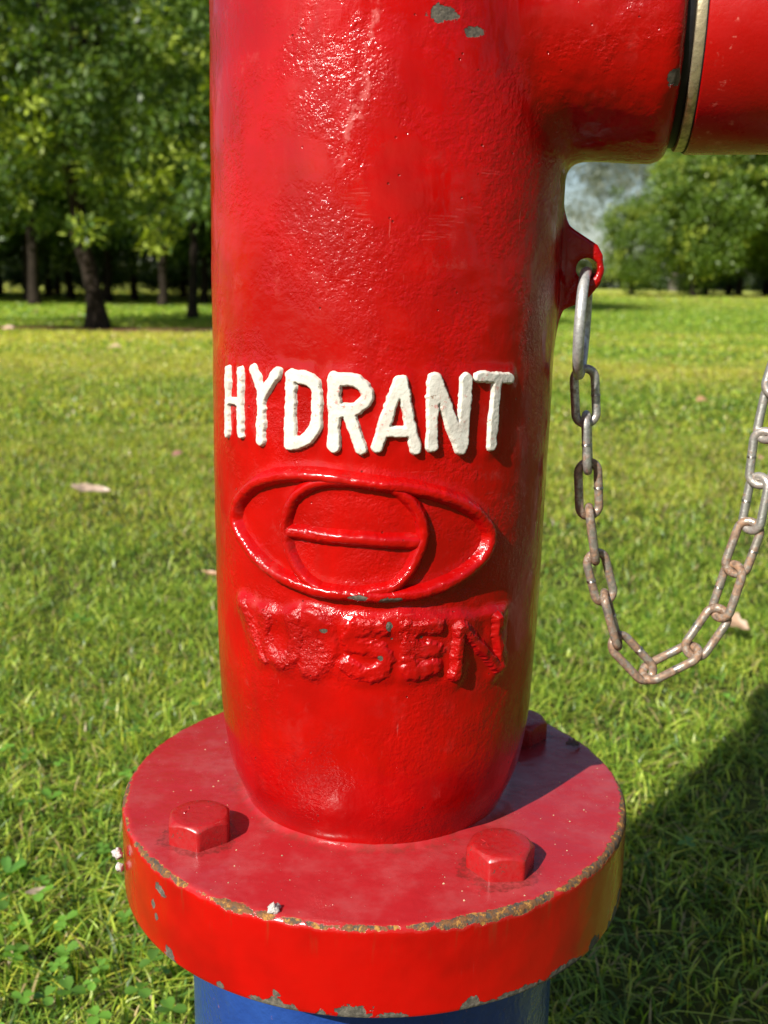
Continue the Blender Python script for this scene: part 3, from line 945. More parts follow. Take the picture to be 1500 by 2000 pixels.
M_WHITE = white_paint()
M_WORN = cast_paint('worn_letter_paint', 2.0, chips, 0.27)
for i, (ch, ss, wd) in enumerate(LET):
    ss = [smooth_line(st, 1) if len(st) > 2 else st for st in ss]
    relief('letter', ss, 0.0015, wd - 0.12, 0.30, M_WHITE, 0.50, False, i * 3.1, 0.33, 'raised white letter ' + ch)
relief('emblem_rim', [RIM_S], 0.0034, 1.7, 1.4, M_CAST, 0.22, True, 40, 0.4)
relief('emblem_inner_ring', [INNER_S], 0.0028, 1.3, 1.3, M_CAST, 0.22, True, 43, 0.4)
relief('emblem_bar', [BAR], 0.0026, 1.9, 1.2, M_CAST, 0.22, True, 47, 0.4)
for i, ss in enumerate(WORN):
    ss = [smooth_line(st, 1) if len(st) > 2 else st for st in ss]
    relief('worn_letter', ss, [0.0006, 0.0009, 0.0006, 0.0008, 0.0009, 0.0025][i], [1.6, 2.3, 3.0, 2.4, 2.1, 1.6][i], [1.8, 1.6, 2.0, 1.6, 1.5, 1.5][i], M_WORN, [1.3, 1.2, 1.4, 1.2, 1.2, 0.6][i], False, 60 + i * 2.7, 0.24)

# --- outlet joint: gasket, brass ring, thin black ring standing in for a shadow line, and cap, on the outlet axis
M_BLACK = plain('black_rubber', (0.010, 0.010, 0.011, 1), 0.5, 300, 0.3, 0.0001, 0.0, 0.25)
M_BRASS = metal('brass', (0.74, 0.62, 0.40, 1), 0.42, 0.0, 0.75, 350)
M_CAP = smooth_red()
def ring(name, prof, mat, n=160):
    V_, F_ = lathe([(r_, h_) for h_, r_ in prof], n, 'x')
    me = mesh_np(name, V_, F_, mat, True)
    return put(name, me, hyd, (0, 0, OZ), (0, 0, OA))
def edge(x0_, x1_, r_, b=0.0006, inner=0.030):
    return [(x0_, inner), (x0_, r_ - b), (x0_ + b * .3, r_ - b * .3), (x0_ + b, r_), (x1_ - b, r_), (x1_ - b * .3, r_ - b * .3), (x1_, r_ - b), (x1_, inner)]
ring('gasket', edge(OX_END - 0.002, 0.1085, 0.0414, 0.0010), M_BLACK)
ring('coupling_ring', edge(0.1084, 0.1118, 0.0428, 0.0003), M_BRASS)
ring('shadow_line_ring', edge(0.1117, 0.1121, 0.0432, 0.0001), M_BLACK)
ring('outlet_cap', [(0.1121, 0.030), (0.1121, 0.0432), (0.1123, 0.0436), (0.1127, 0.0438), (0.172, 0.0438), (0.175, 0.0432), (0.177, 0.042), (0.179, 0.036), (0.181, 0.020), (0.1815, 0.0001)], M_CAP)
for k in range(2):
    a = R(35 + 180 * k)
    V_ = []
    for xx_ in (0.150, 0.166):
        for rr_, da in ((0.042, 0.15), (0.056, 0.11), (0.056, -0.11), (0.042, -0.15)):
            V_.append((xx_, rr_ * math.cos(a + da), rr_ * math.sin(a + da)))
    F_ = [(0, 1, 2, 3), (7, 6, 5, 4), (0, 4, 5, 1), (1, 5, 6, 2), (2, 6, 7, 3), (3, 7, 4, 0)]
    put('cap_lug', mesh_np('cap_lug', V_, F_, M_CAP, False), hyd, (0, 0, OZ), (0, 0, OA))

# --- bonnet above the frame (casts its shadow, seen when the camera steps back)
V_, F_ = lathe([(0.0672, 0.612), (0.068, 0.620), (0.086, 0.624), (0.087, 0.626), (0.087, 0.640), (0.086, 0.642), (0.060, 0.644), (0.050, 0.660), (0.030, 0.676), (0.022, 0.680), (0.022, 0.700), (0.020, 0.702), (0.0001, 0.702)], 96)
put('bonnet', mesh_np('bonnet', V_, F_, M_CAST), hyd)
V_, F_ = lathe([(0.011, 0.70), (0.011, 0.735), (0.009, 0.738), (0.0001, 0.738)], 4)
put('spindle', mesh_np('spindle', V_, F_, M_BRASS, False), hyd, (0, 0, 0), (0, 0, 0.4))

# --- flange
def az_of(x, y): return math.degrees(math.atan2(x, -y))
# (azimuth from the camera side towards +x, height, half width, half height)
FLAKES = [(-47, 0.2245, 0.0036, 0.0022), (-50, 0.2160, 0.0014, 0.0022), (-49, 0.2118, 0.0012, 0.0016), (-63, 0.225, 0.0010, 0.0014), (-44.5, 0.1995, 0.0035, 0.0035), (-3, 0.1995, 0.0062, 0.0038), (4, 0.1985, 0.006, 0.0020), (-22, 0.1990, 0.0026, 0.0016),
          (-30, 0.1995, 0.0016, 0.0016), (30, 0.1990, 0.012, 0.0016), (42, 0.1995, 0.010, 0.0020), (52, 0.2000, 0.0040, 0.0030), (68, 0.2040, 0.004, 0.003)]
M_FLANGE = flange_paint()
def fl_prof():
    p = [(0.050, ZF)]
    for r_ in np.arange(0.0535, 0.1060, 0.0008): p.append((r_, ZF))
    p += [(0.1062, ZF), (0.1066, ZF - 0.0001), (0.1070, ZF - 0.0004), (0.1073, ZF - 0.0008), (0.1075, ZF - 0.0013)]
    for z_ in np.arange(ZF - 0.0021, 0.1990, -0.0009): p.append((0.1075, z_))
    p += [(0.1074, 0.1986), (0.1071, 0.1981), (0.1066, 0.1978), (0.100, 0.1978), (0.07, 0.1978)]
    return p
V_, F_ = lathe(fl_prof(), 720)
F_ = F_[:, ::-1]
rr = np.hypot(V_[:, 0], V_[:, 1])
e_ = np.maximum(0.1075 - rr, 0) + np.maximum(ZF - V_[:, 2], 0)
bite = sstep(0.0032, 0.0004, e_) * (0.5 + 0.5 * fbm(V_[:, 0] * 330, V_[:, 1] * 330, V_[:, 2] * 330, 7, 3)) * 0.0009
wv = 0.00012 * fbm(V_[:, 0] * 50, V_[:, 1] * 50, V_[:, 2] * 50, 8, 2)
dirn = V_ * np.array([1, 1, 0]); dirn /= np.maximum(rr, 1e-6)[:, None]
side = sstep(0.1058, 0.1072, rr)[:, None]
V_ = V_ - dirn * (bite * 0.7)[:, None] * side - np.array([0, 0, 1]) * bite[:, None] * 0.8 + dirn * wv[:, None] * side + np.array([0, 0, 1]) * (wv[:, None] * (1 - side))
# paint fillet where barrel meets flange
fil = 0.0016 * np.clip(1 - (rr - 0.0550) / 0.0045, 0, 1) ** 2 * (V_[:, 2] > 0.225)
V_[:, 2] += fil * (1 + 0.3 * fbm(V_[:, 0] * 120, V_[:, 1] * 120, 0, 9, 2))
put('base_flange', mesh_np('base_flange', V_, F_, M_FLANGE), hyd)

# --- bolts: hexagon heads with a turned chamfer
def hex_head():
    n, rad_c, hgt = 96, 0.01320, 0.0094
    th_ = np.linspace(0, 2 * np.pi, n, endpoint=False)
    ap = rad_c * math.cos(math.pi / 6)
    hexr = ap / np.cos((th_ + np.pi / 6) % (np.pi / 3) - np.pi / 6)
    hexr = np.minimum(hexr, rad_c * 0.985)
    chz = hgt - np.maximum(0, (hexr - ap * 0.93)) * 0.75
    rows = [np.stack([hexr * np.cos(th_), hexr * np.sin(th_), np.full(n, -0.0005)], 1),
            np.stack([hexr * np.cos(th_), hexr * np.sin(th_), chz - 0.0004], 1),
            np.stack([hexr * 0.990 * np.cos(th_), hexr * 0.990 * np.sin(th_), chz], 1)]
    for k_, dz in ((0.935, -0.0001), (0.915, 0.0), (0.6, -0.0001), (0.001, -0.0001)):
        r_ = ap * k_
        rows.append(np.stack([r_ * np.cos(th_), r_ * np.sin(th_), np.full(n, hgt + dz)], 1))
    V_ = np.concatenate(rows)
    j = np.arange(n); j2 = (j + 1) % n
    F_ = np.concatenate([np.stack([i * n + j, i * n + j2, (i + 1) * n + j2, (i + 1) * n + j], 1) for i in range(len(rows) - 1)])
    return V_, F_
def bolt_paint():
    s = Nodes('bolt_paint')
    c = s.coord()
    n1 = s.noise(c, 420, 3, 0.6)
    color = s.mix(s.ramp(n1, 0.35, 0.7), (0.33, 0.009, 0.010, 1), (0.31, 0.015, 0.015, 1))
    ch_ = s.math('MULTIPLY', s.ramp(s.noise(c, 900, 3, 0.7), 0.60, 0.66), s.ramp(s.noise(c, 160, 1, 0.5), 0.5, 0.6))
    color = s.mix(ch_, color, GREY)
    h = s.math('ADD', s.noise(c, 260, 2, 0.5), s.math('MULTIPLY', s.noise(c, 1300, 2, 0.6), 0.15))
    s.pbr(color, s.ramp(n1, 0.3, 0.7, 0.25, 0.42), s.bump(h, 0.00030), spec=0.5)
    return s.m
M_BOLT = bolt_paint()
V_, F_ = hex_head()
bm_ = mesh_np('bolt', V_, F_, M_BOLT)
# short embossed grade strokes on the head
def mark_mesh():
    V2, F2 = [], []
    for (x, y, a, ln) in ((-0.006, 0.003, 0.3, 0.0028), (-0.0045, 0.0045, 1.6, 0.0026), (-0.0055, 0.0012, 1.2, 0.0022), (0.003, 0.005, 0.1, 0.002)):
        ca, sa = math.cos(a), math.sin(a)
        b = len(V2)
        for lx, ly, lz in ((-1, -1, 0), (1, -1, 0), (1, 1, 0), (-1, 1, 0), (-.8, -.5, 1), (.8, -.5, 1), (.8, .5, 1), (-.8, .5, 1)):
            px, py = lx * ln / 2, ly * 0.0003
            V2.append((x + ca * px - sa * py, y + sa * px + ca * py, 0.00925 + lz * 0.0003))
        F2 += [(b + 4, b + 5, b + 6, b + 7), (b, b + 1, b + 5, b + 4), (b + 1, b + 2, b + 6, b + 5), (b + 2, b + 3, b + 7, b + 6), (b + 3, b, b + 4, b + 7)]
    return mesh_np('grade_mark', V2, F2, M_BOLT, False)
mk = mark_mesh()
BOLTS = ((-144.6, 0.12, 0.0835), (-54.6, 0.62, 0.0822), (35.5, 0.3, 0.0850), (124.5, 0.8, 0.0845))
for azd, spin, brad in BOLTS:
    a = R(azd)
    o = put('bolt', bm_, hyd, (brad * math.cos(a), brad * math.sin(a), ZF), (0, 0, spin))
    put('grade_mark', mk, o)
    # washer of thick paint round the head
# --- blue riser below the flange
M_BLUE = blue_paint()
V_, F_ = lathe([(0.074, 0.1979), (0.0780, 0.1960), (0.0796, 0.1930), (0.0800, 0.188), (0.0801, 0.17), (0.0798, 0.12), (0.0800, 0.0), (0.0800, -0.05)], 160)
F_ = F_[:, ::-1]
rr = np.hypot(V_[:, 0], V_[:, 1])[:, None]
V_ = V_ + V_ * np.array([1, 1, 0]) / rr * (0.0007 * fbm(V_[:, 0] * 40, V_[:, 1] * 40, V_[:, 2] * 40, 3, 3))[:, None]
put('riser_pipe', mesh_np('riser_pipe', V_, F_, M_BLUE), hyd)

# --- little silk cocoons and debris stuck to the flange
M_SILK = plain('silk', (0.55, 0.50, 0.46, 1), 0.7, 1500, 0.5, 0.0004)
def cocoon(loc, sz, label, seed):
    n1, n2 = 14, 10
    V_, F_ = [], []
    for i in range(n2 + 1):
        ph = math.pi * i / n2
        for j in range(n1):
            t = 2 * math.pi * j / n1
            p = Vector((math.sin(ph) * math.cos(t), math.sin(ph) * math.sin(t), math.cos(ph)))
            k = 1 + 0.45 * float(noise3(p.x * 2.2 + seed, p.y * 2.2, p.z * 2.2, 5)) + 0.2 * float(noise3(p.x * 6 + seed, p.y * 6, p.z * 6, 6))
            V_.append(tuple(p * k * sz))
    for i in range(n2):
        for j in range(n1):
            F_.append((i * n1 + j, (i + 1) * n1 + j, (i + 1) * n1 + (j + 1) % n1, i * n1 + (j + 1) % n1))
    o = put('cocoon', mesh_np('cocoon', V_, F_, M_SILK), None, loc)
    return tag(o, label, 'cocoon')
cocoon((-0.0361, 0.3235, ZF + 0.0006), 0.0022, 'small ragged white silk cocoon on the front top edge of the flange', 1.0)
cocoon((HX - 0.1030, HY - 0.040, 0.2195), 0.0019, 'upper white silk cocoon on the left side of the flange', 4.0)
cocoon((HX - 0.1030, HY - 0.038, 0.2120), 0.0018, 'lower white silk cocoon on the left side of the flange', 9.0)
sc_ = []
o = dry_leaf((0.0905, 0.4580, ZF + 0.0015), 0.0085, 0.0045, 0.4, 0.5, (0.12, 0.05, 0.035), 'tiny dark leaf scrap on the shaded back right of the flange', 51, 0.3)
# grit specks lying on the flange
r = np.random.default_rng(5)
V_, T_ = [], []
for k in range(70):
    a, q = r.uniform(0, 6.28), r.uniform(0.064, 0.104)
    s_ = r.uniform(0.00015, 0.0005) * (1.8 if k < 6 else 1)
    x, y = HX + q * math.cos(a), HY + q * math.sin(a)
    b = len(V_)
    for vx in ((1, 0, 0), (-.5, .8, 0), (-.5, -.8, 0), (0.1, 0, 0.9)):
        V_.append((x + vx[0] * s_ * r.uniform(.7, 1.3), y + vx[1] * s_ * r.uniform(.7, 1.3), ZF + 0.00005 + vx[2] * s_))
    T_ += [(b, b + 1, b + 3), (b + 1, b + 2, b + 3), (b + 2, b, b + 3)]
tag(put('grit', mesh_np('grit', V_, None, plain('grit', (0.55, 0.42, 0.25, 1), 0.8), False, None, T_)), kind='stuff')

# ------------------------------------------------------------------ chain
M_STEEL = metal('chain_steel', (0.66, 0.65, 0.61, 1), 0.40, 0.25, 0.85, 520)
M_RUSTY = metal('rusty_chain_steel', (0.50, 0.46, 0.40, 1), 0.42, 0.74, 0.8, 420)
M_GALV = metal('galvanised_ring', (0.66, 0.66, 0.64, 1), 0.45, 0.0, 0.6, 380)
M_WELD = metal('weld_seam', (0.62, 0.58, 0.52, 1), 0.3, 0.0, 1.0, 600)
chain = tag(empty('chain', (0.0768, 0.4175, 0.4519)), 'weathered steel chain hanging in a loop from the lug to the outlet cap', 'chain')
CH0 = Vector((0.0768, 0.4175, 0.4519))

def sweep(path, rad_, n=14, closed=True):
    P = [Vector(p) for p in path]
    m = len(P)
    V_, F_ = [], []
    for i in range(m):
        t = (P[(i + 1) % m] - P[i - 1]).normalized()
        a = Vector((0, 1, 0))
        b = t.cross(a).normalized()
        for k in range(n):
            th_ = 2 * math.pi * k / n
            V_.append(P[i] + a * (math.cos(th_) * rad_) + b * (math.sin(th_) * rad_))
    for i in range(m):
        for k in range(n):
            F_.append((i * n + k, i * n + (k + 1) % n, ((i + 1) % m) * n + (k + 1) % n, ((i + 1) % m) * n + k))
    return [tuple(v) for v in V_], F_

def stadium(ln, wd, k=18, sq=1.0):
    """centre line, long axis z, in the xz plane"""
    r_ = wd / 2
    hz = ln / 2 - r_
    pts = []
    for i in range(k + 1):
        a = math.pi * i / k
        pts.append((r_ * math.cos(a), 0, hz + r_ * math.sin(a) * sq))
    for q in (0.6, 0.2, -0.2, -0.6):
        pts.append((-r_, 0, hz * q))
    for i in range(k + 1):
        a = math.pi + math.pi * i / k
        pts.append((r_ * math.cos(a), 0, -hz + r_ * math.sin(a) * sq))
    for q in (-0.6, -0.2, 0.2, 0.6):
        pts.append((r_, 0, hz * q))
    return pts

WIRE = 0.00180
V_, F_ = sweep(stadium(0.0192 + 2 * WIRE, 0.0120 - 2 * WIRE + 0.0006), WIRE)
link_me = mesh_np('chain_link', V_, F_, M_STEEL)
link_me_r = mesh_np('chain_link', V_, F_, M_RUSTY)
# weld seam collar on one leg
wv_, wf_ = lathe([(WIRE * 0.9, -0.0006), (WIRE * 1.13, -0.00035), (WIRE * 1.14, -0.0001), (WIRE * 0.95, 0.00005), (WIRE * 1.12, 0.0002), (WIRE * 1.08, 0.0004), (WIRE * 0.9, 0.0006)], 16)
wv_[:, 0] += (0.0120 - 2 * WIRE + 0.0006) / 2
weld_me = mesh_np('weld_seam', wv_, wf_[:, ::-1], M_WELD)

J = [(0.07923, 0.41154), (0.08108, 0.39302), (0.08278, 0.37372), (0.08446, 0.3549), (0.08788, 0.33576), (0.09318, 0.31829), (0.09932, 0.29894), (0.11332, 0.28468), (0.13174, 0.2951), (0.14165, 0.31208),
     (0.14625, 0.33135), (0.15123, 0.34985), (0.15332, 0.36882), (0.15392, 0.38743), (0.1562, 0.4055), (0.1604, 0.4240), (0.1650, 0.4424), (0.1696, 0.4608), (0.1735, 0.4790)]
PHI = [14, 76, 18, 80, 22, 76, 28, 62, 24, 58, 30, 58, 34, 56, 30, 60, 30, 60]
YC = 0.4205
for i in range(len(J) - 1):
    a, b = Vector((J[i][0], YC, J[i][1])), Vector((J[i + 1][0], YC, J[i + 1][1]))
    d = (a - b)
    M = Matrix.Rotation(R(PHI[i]) * 1.0, 4, 'Z')
    q = d.to_track_quat('Z', 'Y').to_matrix().to_4x4()
    # keep a consistent zero roll: local y looks along world y
    zax = d.normalized(); yax = Vector((0, 1, 0)); xax = yax.cross(zax).normalized()
    q = Matrix(((xax.x, yax.x, zax.x, 0), (xax.y, yax.y, zax.y, 0), (xax.z, yax.z, zax.z, 0), (0, 0, 0, 1)))
    rusty = 3 <= i <= 10 or i == 2
    o = put('chain_link', link_me_r if rusty else link_me, chain)
    sc = d.length / 0.0192
    o.matrix_local = Matrix.Translation((a + b) / 2 - CH0) @ q @ M @ Matrix.Diagonal((1, 1, sc, 1))
    if i < 14:
        ws = put('weld_seam', weld_me, o)
        if i % 3 == 1: ws.rotation_euler = (0, 0, math.pi)
# big ring through the lug, seen nearly edge on
ringp = []
for k in range(56):
    t = 2 * math.pi * k / 56
    ringp.append((0.0165 * math.cos(t), 0, 0.0198 * math.sin(t)))
V_, F_ = sweep(ringp, 0.0021, 16)
o = put('ring', mesh_np('ring', V_, F_, M_GALV), chain)
o['label'] = 'large thick galvanised ring through the lug'
cz = Vector((0.0768, 0.4165, 0.4310))
o.matrix_local = Matrix.Translation(cz - CH0) @ Matrix.Rotation(R(1), 4, 'Y') @ Matrix.Rotation(R(75.5), 4, 'Z')
# eye on the cap's end that takes the chain
V_, F_ = sweep([(0.006 * math.cos(t), 0, 0.007 * math.sin(t)) for t in np.linspace(0, 2 * math.pi, 24, endpoint=False)], 0.0018, 10)
put('chain_eye', mesh_np('chain_eye', V_, F_, M_GALV), hyd, (0.1765, -0.0020, 0.4870), (0, 0, 0.9))

# ------------------------------------------------------------------ trees
def tube(path, radii, n=8, seed=0):
    P = [Vector(p) for p in path]
    V_, F_ = [], []
    for i, p in enumerate(P):
        t = (P[min(i + 1, len(P) - 1)] - P[max(i - 1, 0)]).normalized()
        a = t.cross(Vector((0.3, 1, 0.1))).normalized()
        b = t.cross(a).normalized()
        for k in range(n):
            th_ = 2 * math.pi * k / n
            rr_ = radii[i] * (1 + 0.16 * float(noise3(k * 0.9, i * 0.7, seed, 3)))
            V_.append(tuple(p + a * math.cos(th_) * rr_ + b * math.sin(th_) * rr_))
    for i in range(len(P) - 1):
        for k in range(n):
            F_.append((i * n + k, i * n + (k + 1) % n, (i + 1) * n + (k + 1) % n, (i + 1) * n + k))
    return V_, F_

def join(parts_):
    V_, F_ = [], []
    for v, f in parts_:
        b = len(V_)
        V_ += list(v)
        F_ += [tuple(q + b for q in p) for p in f]
    return V_, F_

def crown_mesh(name, seed, centers, rad_c, per, leaf, cols, mat, tipcol, droop=0.0, flat=1.0):
    """leaf rosettes: centers (n,3) with outward dirs; each has 'per' leaves"""
    r = np.random.default_rng(seed)
    n = len(centers) * per
    c = np.repeat(centers, per, 0)
    d = r.normal(0, 1, (n, 3)); d /= np.linalg.norm(d, axis=1)[:, None]
    rr_ = rad_c * r.random(n) ** 0.6
    p = c + d * rr_[:, None] * np.array([1, 1, 0.75])
    # leaf axis: outwards and random
    ax_ = d * 0.9 + r.normal(0, 0.6, (n, 3)) + np.array([0, 0, 0.25 - droop])
    ax_ /= np.linalg.norm(ax_, axis=1)[:, None]
    sd_ = np.cross(ax_, r.normal(0, 1, (n, 3)) + np.array([0, 0, 1.6 * flat])); sd_ /= np.maximum(np.linalg.norm(sd_, axis=1), 1e-6)[:, None]
    ln = leaf[0] * r.uniform(0.6, 1.25, n)[:, None]
    wd = leaf[1] * r.uniform(0.7, 1.2, n)[:, None]
    V_ = np.stack([p, p + ax_ * ln * 0.5 + sd_ * wd * 0.5, p + ax_ * ln, p + ax_ * ln * 0.45 - sd_ * wd * 0.5], 1).reshape(-1, 3)
    F_ = np.arange(n * 4).reshape(-1, 4)
    ctint = np.repeat(r.random(len(centers)), per)
    t = r.random(n)
    base = np.where((t < 0.5)[:, None], cols[0], cols[1]) * r.uniform(0.7, 1.3, n)[:, None]
    tip = (ctint > 0.80) & (r.random(n) < 0.7)
    base = np.where(tip[:, None], np.array(tipcol) * r.uniform(0.8, 1.2, n)[:, None], base)
    return mesh_np(name, V_, F_, mat, False, np.repeat(base, 4, 0))

M_LEAF = leafy('tree_leaf', 0.32, 0.035, 0.5, (1.3, 1.4, 0.3))
M_GUM = leafy('gum_leaf', 0.25, 0.04, 0.5, (1.1, 1.1, 0.6))
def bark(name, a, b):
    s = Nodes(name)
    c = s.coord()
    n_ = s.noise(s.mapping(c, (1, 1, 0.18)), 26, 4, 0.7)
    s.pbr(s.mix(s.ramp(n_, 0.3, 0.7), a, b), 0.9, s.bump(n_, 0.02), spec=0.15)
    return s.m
M_BARK = bark('shaded_bark', (0.010, 0.007, 0.005, 1), (0.042, 0.031, 0.023, 1))  # bark colour darkened to stand for the shade on the trunks
M_GUMB = bark('gum_bark', (0.06, 0.05, 0.04, 1), (0.16, 0.14, 0.12, 1))

def ell_centers(n, c, rad_, seed, lo=0.55, gap=0.1, zmin=None, skew=1.0, nscale=1.1):
    r = np.random.default_rng(seed)
    out = []
    tot = 0
    while tot < n:
        d = r.normal(0, 1, (n * 3, 3)); d /= np.linalg.norm(d, axis=1)[:, None]
        q = (lo + (1 - lo) * r.random(n * 3) ** 0.7)
        # lobed outline
        q = q * (1 + 0.22 * noise3(d[:, 0] * 2.3 + seed, d[:, 1] * 2.3, d[:, 2] * 2.3, 21))
        p = d * q[:, None] * np.array(rad_) + np.array(c)
        keep = noise3(p[:, 0] * nscale, p[:, 1] * nscale, p[:, 2] * nscale + seed, 33) > gap - 0.55 + 0.0
        if zmin is not None:
            keep &= p[:, 2] > zmin + 0.35 * noise3(p[:, 0] * 1.7, p[:, 1] * 1.7, seed, 39)
        p = p[keep]
        out.append(p); tot += len(p)
    return np.concatenate(out)[:n]

def limbs(base, top, crown_c, crown_r, seed, r0, nl=6, bend=(0, 0, 0)):
    rr_ = random.Random(seed)
    b, t = Vector(base), Vector(top)
    path, rad_ = [], []
    for i in range(9):
        k = i / 8
        p = b.lerp(t, k) + Vector(bend) * math.sin(math.pi * k) + Vector((rr_.uniform(-1, 1), rr_.uniform(-1, 1), 0)) * r0 * 0.35 * (k > 0)
        path.append(p)
        flare = 1.0 + 0.55 * max(0, 1 - k * 9)
        rad_.append(r0 * flare * (1 - 0.45 * k))
    ps = [tube(path, rad_, 12, seed)]
    for j in range(nl):
        st = path[rr_.choice([4, 5, 6, 7, 8, 8])]
        a = j * 2 * math.pi / nl + rr_.uniform(-.4, .4)
        e = Vector(crown_c) + Vector((math.cos(a) * crown_r[0] * .75, math.sin(a) * crown_r[1] * .75, rr_.uniform(-.35, .75) * crown_r[2]))
        mid = st.lerp(e, 0.5) + Vector((0, 0, 0.12 * crown_r[2]))
        ps.append(tube([st, st.lerp(mid, .5), mid, mid.lerp(e, .5), e], [r0 * .45, r0 * .38, r0 * .28, r0 * .18, r0 * .08], 7, seed + j))
    return join(ps)

G1, G2 = (0.058, 0.112, 0.020), (0.120, 0.190, 0.030)
YG = (0.34, 0.42, 0.05)

def tree(name, loc, label, cat, crown_me, trunk_me, group=None, rz=0, sc=1.0):
    e = tag(empty(name, loc), label, cat, group)
    e.rotation_euler = (0, 0, rz)
    e.scale = (sc, sc, sc)
    put('trunk', trunk_me, e)
    put('crown', crown_me, e)
    return e

# the big left tree
cc, cr = (-0.35, 0.2, 3.35), (2.7, 2.2, 2.55)
cs = ell_centers(1150, cc, cr, 3, 0.50, 0.30, 0.80, nscale=1.7)
r = np.random.default_rng(9)
hang = np.stack([r.uniform(-1.5, 1.5, 60), r.uniform(-1.7, -0.6, 60), r.uniform(0.75, 1.5, 60)], 1)
front_ = np.stack([r.uniform(-2.4, 1.6, 330), r.uniform(-2.0, -0.9, 330), r.uniform(1.5, 4.6, 330)], 1)
front_ = front_[noise3(front_[:, 0] * 1.6, front_[:, 1] * 1.6, front_[:, 2] * 1.6, 44) > -0.05]
hang = hang[(np.abs(hang[:, 0] + 0.05) > 0.22) | (hang[:, 2] > 1.25)]
cm = crown_mesh('crown', 4, np.concatenate([cs, front_, hang]), 0.17, 66, (0.085, 0.034), (G1, G2), M_LEAF, YG, 0.15)
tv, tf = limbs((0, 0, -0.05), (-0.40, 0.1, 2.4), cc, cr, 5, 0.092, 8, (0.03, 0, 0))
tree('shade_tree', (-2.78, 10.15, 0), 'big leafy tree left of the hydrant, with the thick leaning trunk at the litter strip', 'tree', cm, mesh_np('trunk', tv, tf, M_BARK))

# the thinner tree behind it, next to the barrel
cc2, cr2 = (0.1, 0, 2.9), (1.7, 1.6, 2.1)
cs = ell_centers(560, cc2, cr2, 13, 0.45, 0.28, 0.70, nscale=1.7)
cm = crown_mesh('crown', 14, cs, 0.20, 46, (0.088, 0.034), (G1, G2), M_LEAF, YG, 0.2)
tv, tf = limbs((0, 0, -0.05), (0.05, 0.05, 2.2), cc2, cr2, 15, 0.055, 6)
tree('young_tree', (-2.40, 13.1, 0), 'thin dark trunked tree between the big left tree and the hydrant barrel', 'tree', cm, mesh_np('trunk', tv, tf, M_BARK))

# shared shapes for the planted rows
def row_shape(seed, cr_, cz_, zmin, n, leafk=1.0, r0=0.09):
    c_ = (0, 0, cz_)
    cs_ = ell_centers(n, c_, cr_, seed, 0.42, 0.02, zmin)
    cme = crown_mesh('crown', seed + 1, cs_, 0.30, 36, (0.12 * leafk, 0.055 * leafk), ((0.036, 0.080, 0.014), (0.060, 0.115, 0.018)), M_LEAF, (0.14, 0.20, 0.022), 0.1)
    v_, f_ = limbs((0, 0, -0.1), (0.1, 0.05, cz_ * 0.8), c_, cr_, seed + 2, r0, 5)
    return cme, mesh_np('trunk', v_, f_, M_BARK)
SH = [row_shape(101, (1.75, 1.7, 2.6), 3.1, 0.45, 480), row_shape(131, (1.9, 1.8, 2.9), 3.3, 0.55, 500), row_shape(161, (1.6, 1.7, 2.4), 2.9, 0.40, 460)]
HI = [row_shape(171, (2.1, 2.0, 2.4), 3.8, 1.15, 560), row_shape(191, (2.0, 2.1, 2.7), 4.0, 1.30, 580)]
rr_ = random.Random(4)
names = ['leftmost', 'second from the left', 'third from the left', 'fourth from the left', 'fifth from the left', 'sixth from the left']
k = 0
for row, (y0_, xs) in enumerate([(19.6, np.arange(-11.4, 1.5, 1.75)), (22.6, np.arange(-12.6, 1.8, 1.75)), (25.2, np.arange(-14.5, 1.8, 1.75)), (28.0, np.arange(-16, 2, 1.8)), (31.0, np.arange(-17.2, 2, 1.9))]):
    for j, x_ in enumerate(xs):
        s_ = HI[j % 2] if row == 0 else SH[(j + row * 2 + k) % 3]
        loc = (x_ + rr_.uniform(-.35, .35), y0_ + rr_.uniform(-.35, .35), 0)
        lab = ['dark tree of the nearest planted row in the shade behind the big left tree', 'dark tree of the second planted row, behind the nearest row on the left', 'dark tree of the third planted row at the left', 'dark tree of the fourth planted row at the left', 'dark tree of the rearmost planted row at the left'][row]
        if row == 0 and j in (3, 4):
            lab = ['dark straight tree whose trunk shows left of the big leaning trunk', 'dark straight tree whose trunk shows between the leaning trunk and the thin young tree'][j - 3]
        tree('row_tree', loc, lab, 'tree', s_[0], s_[1], ['nearest row of trees behind the big left tree', 'second row of trees on the left', 'third row of trees on the left', 'fourth row of trees on the left', 'rearmost row of trees on the left'][row], rr_.uniform(0, 6.28), rr_.uniform(0.92, 1.12))
        k += 1

# the row at the right: bushier, further off
def wide_shape(seed, cr_, cz_, zmin, n):
    c_ = (0, 0, cz_)
    cs_ = ell_centers(n, c_, cr_, seed, 0.45, 0.0, zmin, nscale=0.7)
    cme = crown_mesh('crown', seed + 1, cs_, 0.42, 40, (0.20, 0.10), ((0.095, 0.165, 0.022), (0.140, 0.215, 0.028)), M_LEAF, (0.32, 0.38, 0.04), 0.1)
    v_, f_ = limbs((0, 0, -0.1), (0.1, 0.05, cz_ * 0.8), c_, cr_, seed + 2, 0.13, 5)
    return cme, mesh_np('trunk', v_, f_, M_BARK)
WS = [wide_shape(201, (2.4, 2.3, 3.2), 4.6, 1.75, 420), wide_shape(231, (2.6, 2.4, 3.5), 5.2, 1.9, 460), wide_shape(261, (2.2, 2.2, 2.9), 3.2, 0.15, 430)]
LOW = [wide_shape(281, (2.3, 2.2, 3.2), 3.9, 0.55, 460), wide_shape(291, (2.5, 2.3, 3.0), 3.7, 0.5, 460)]
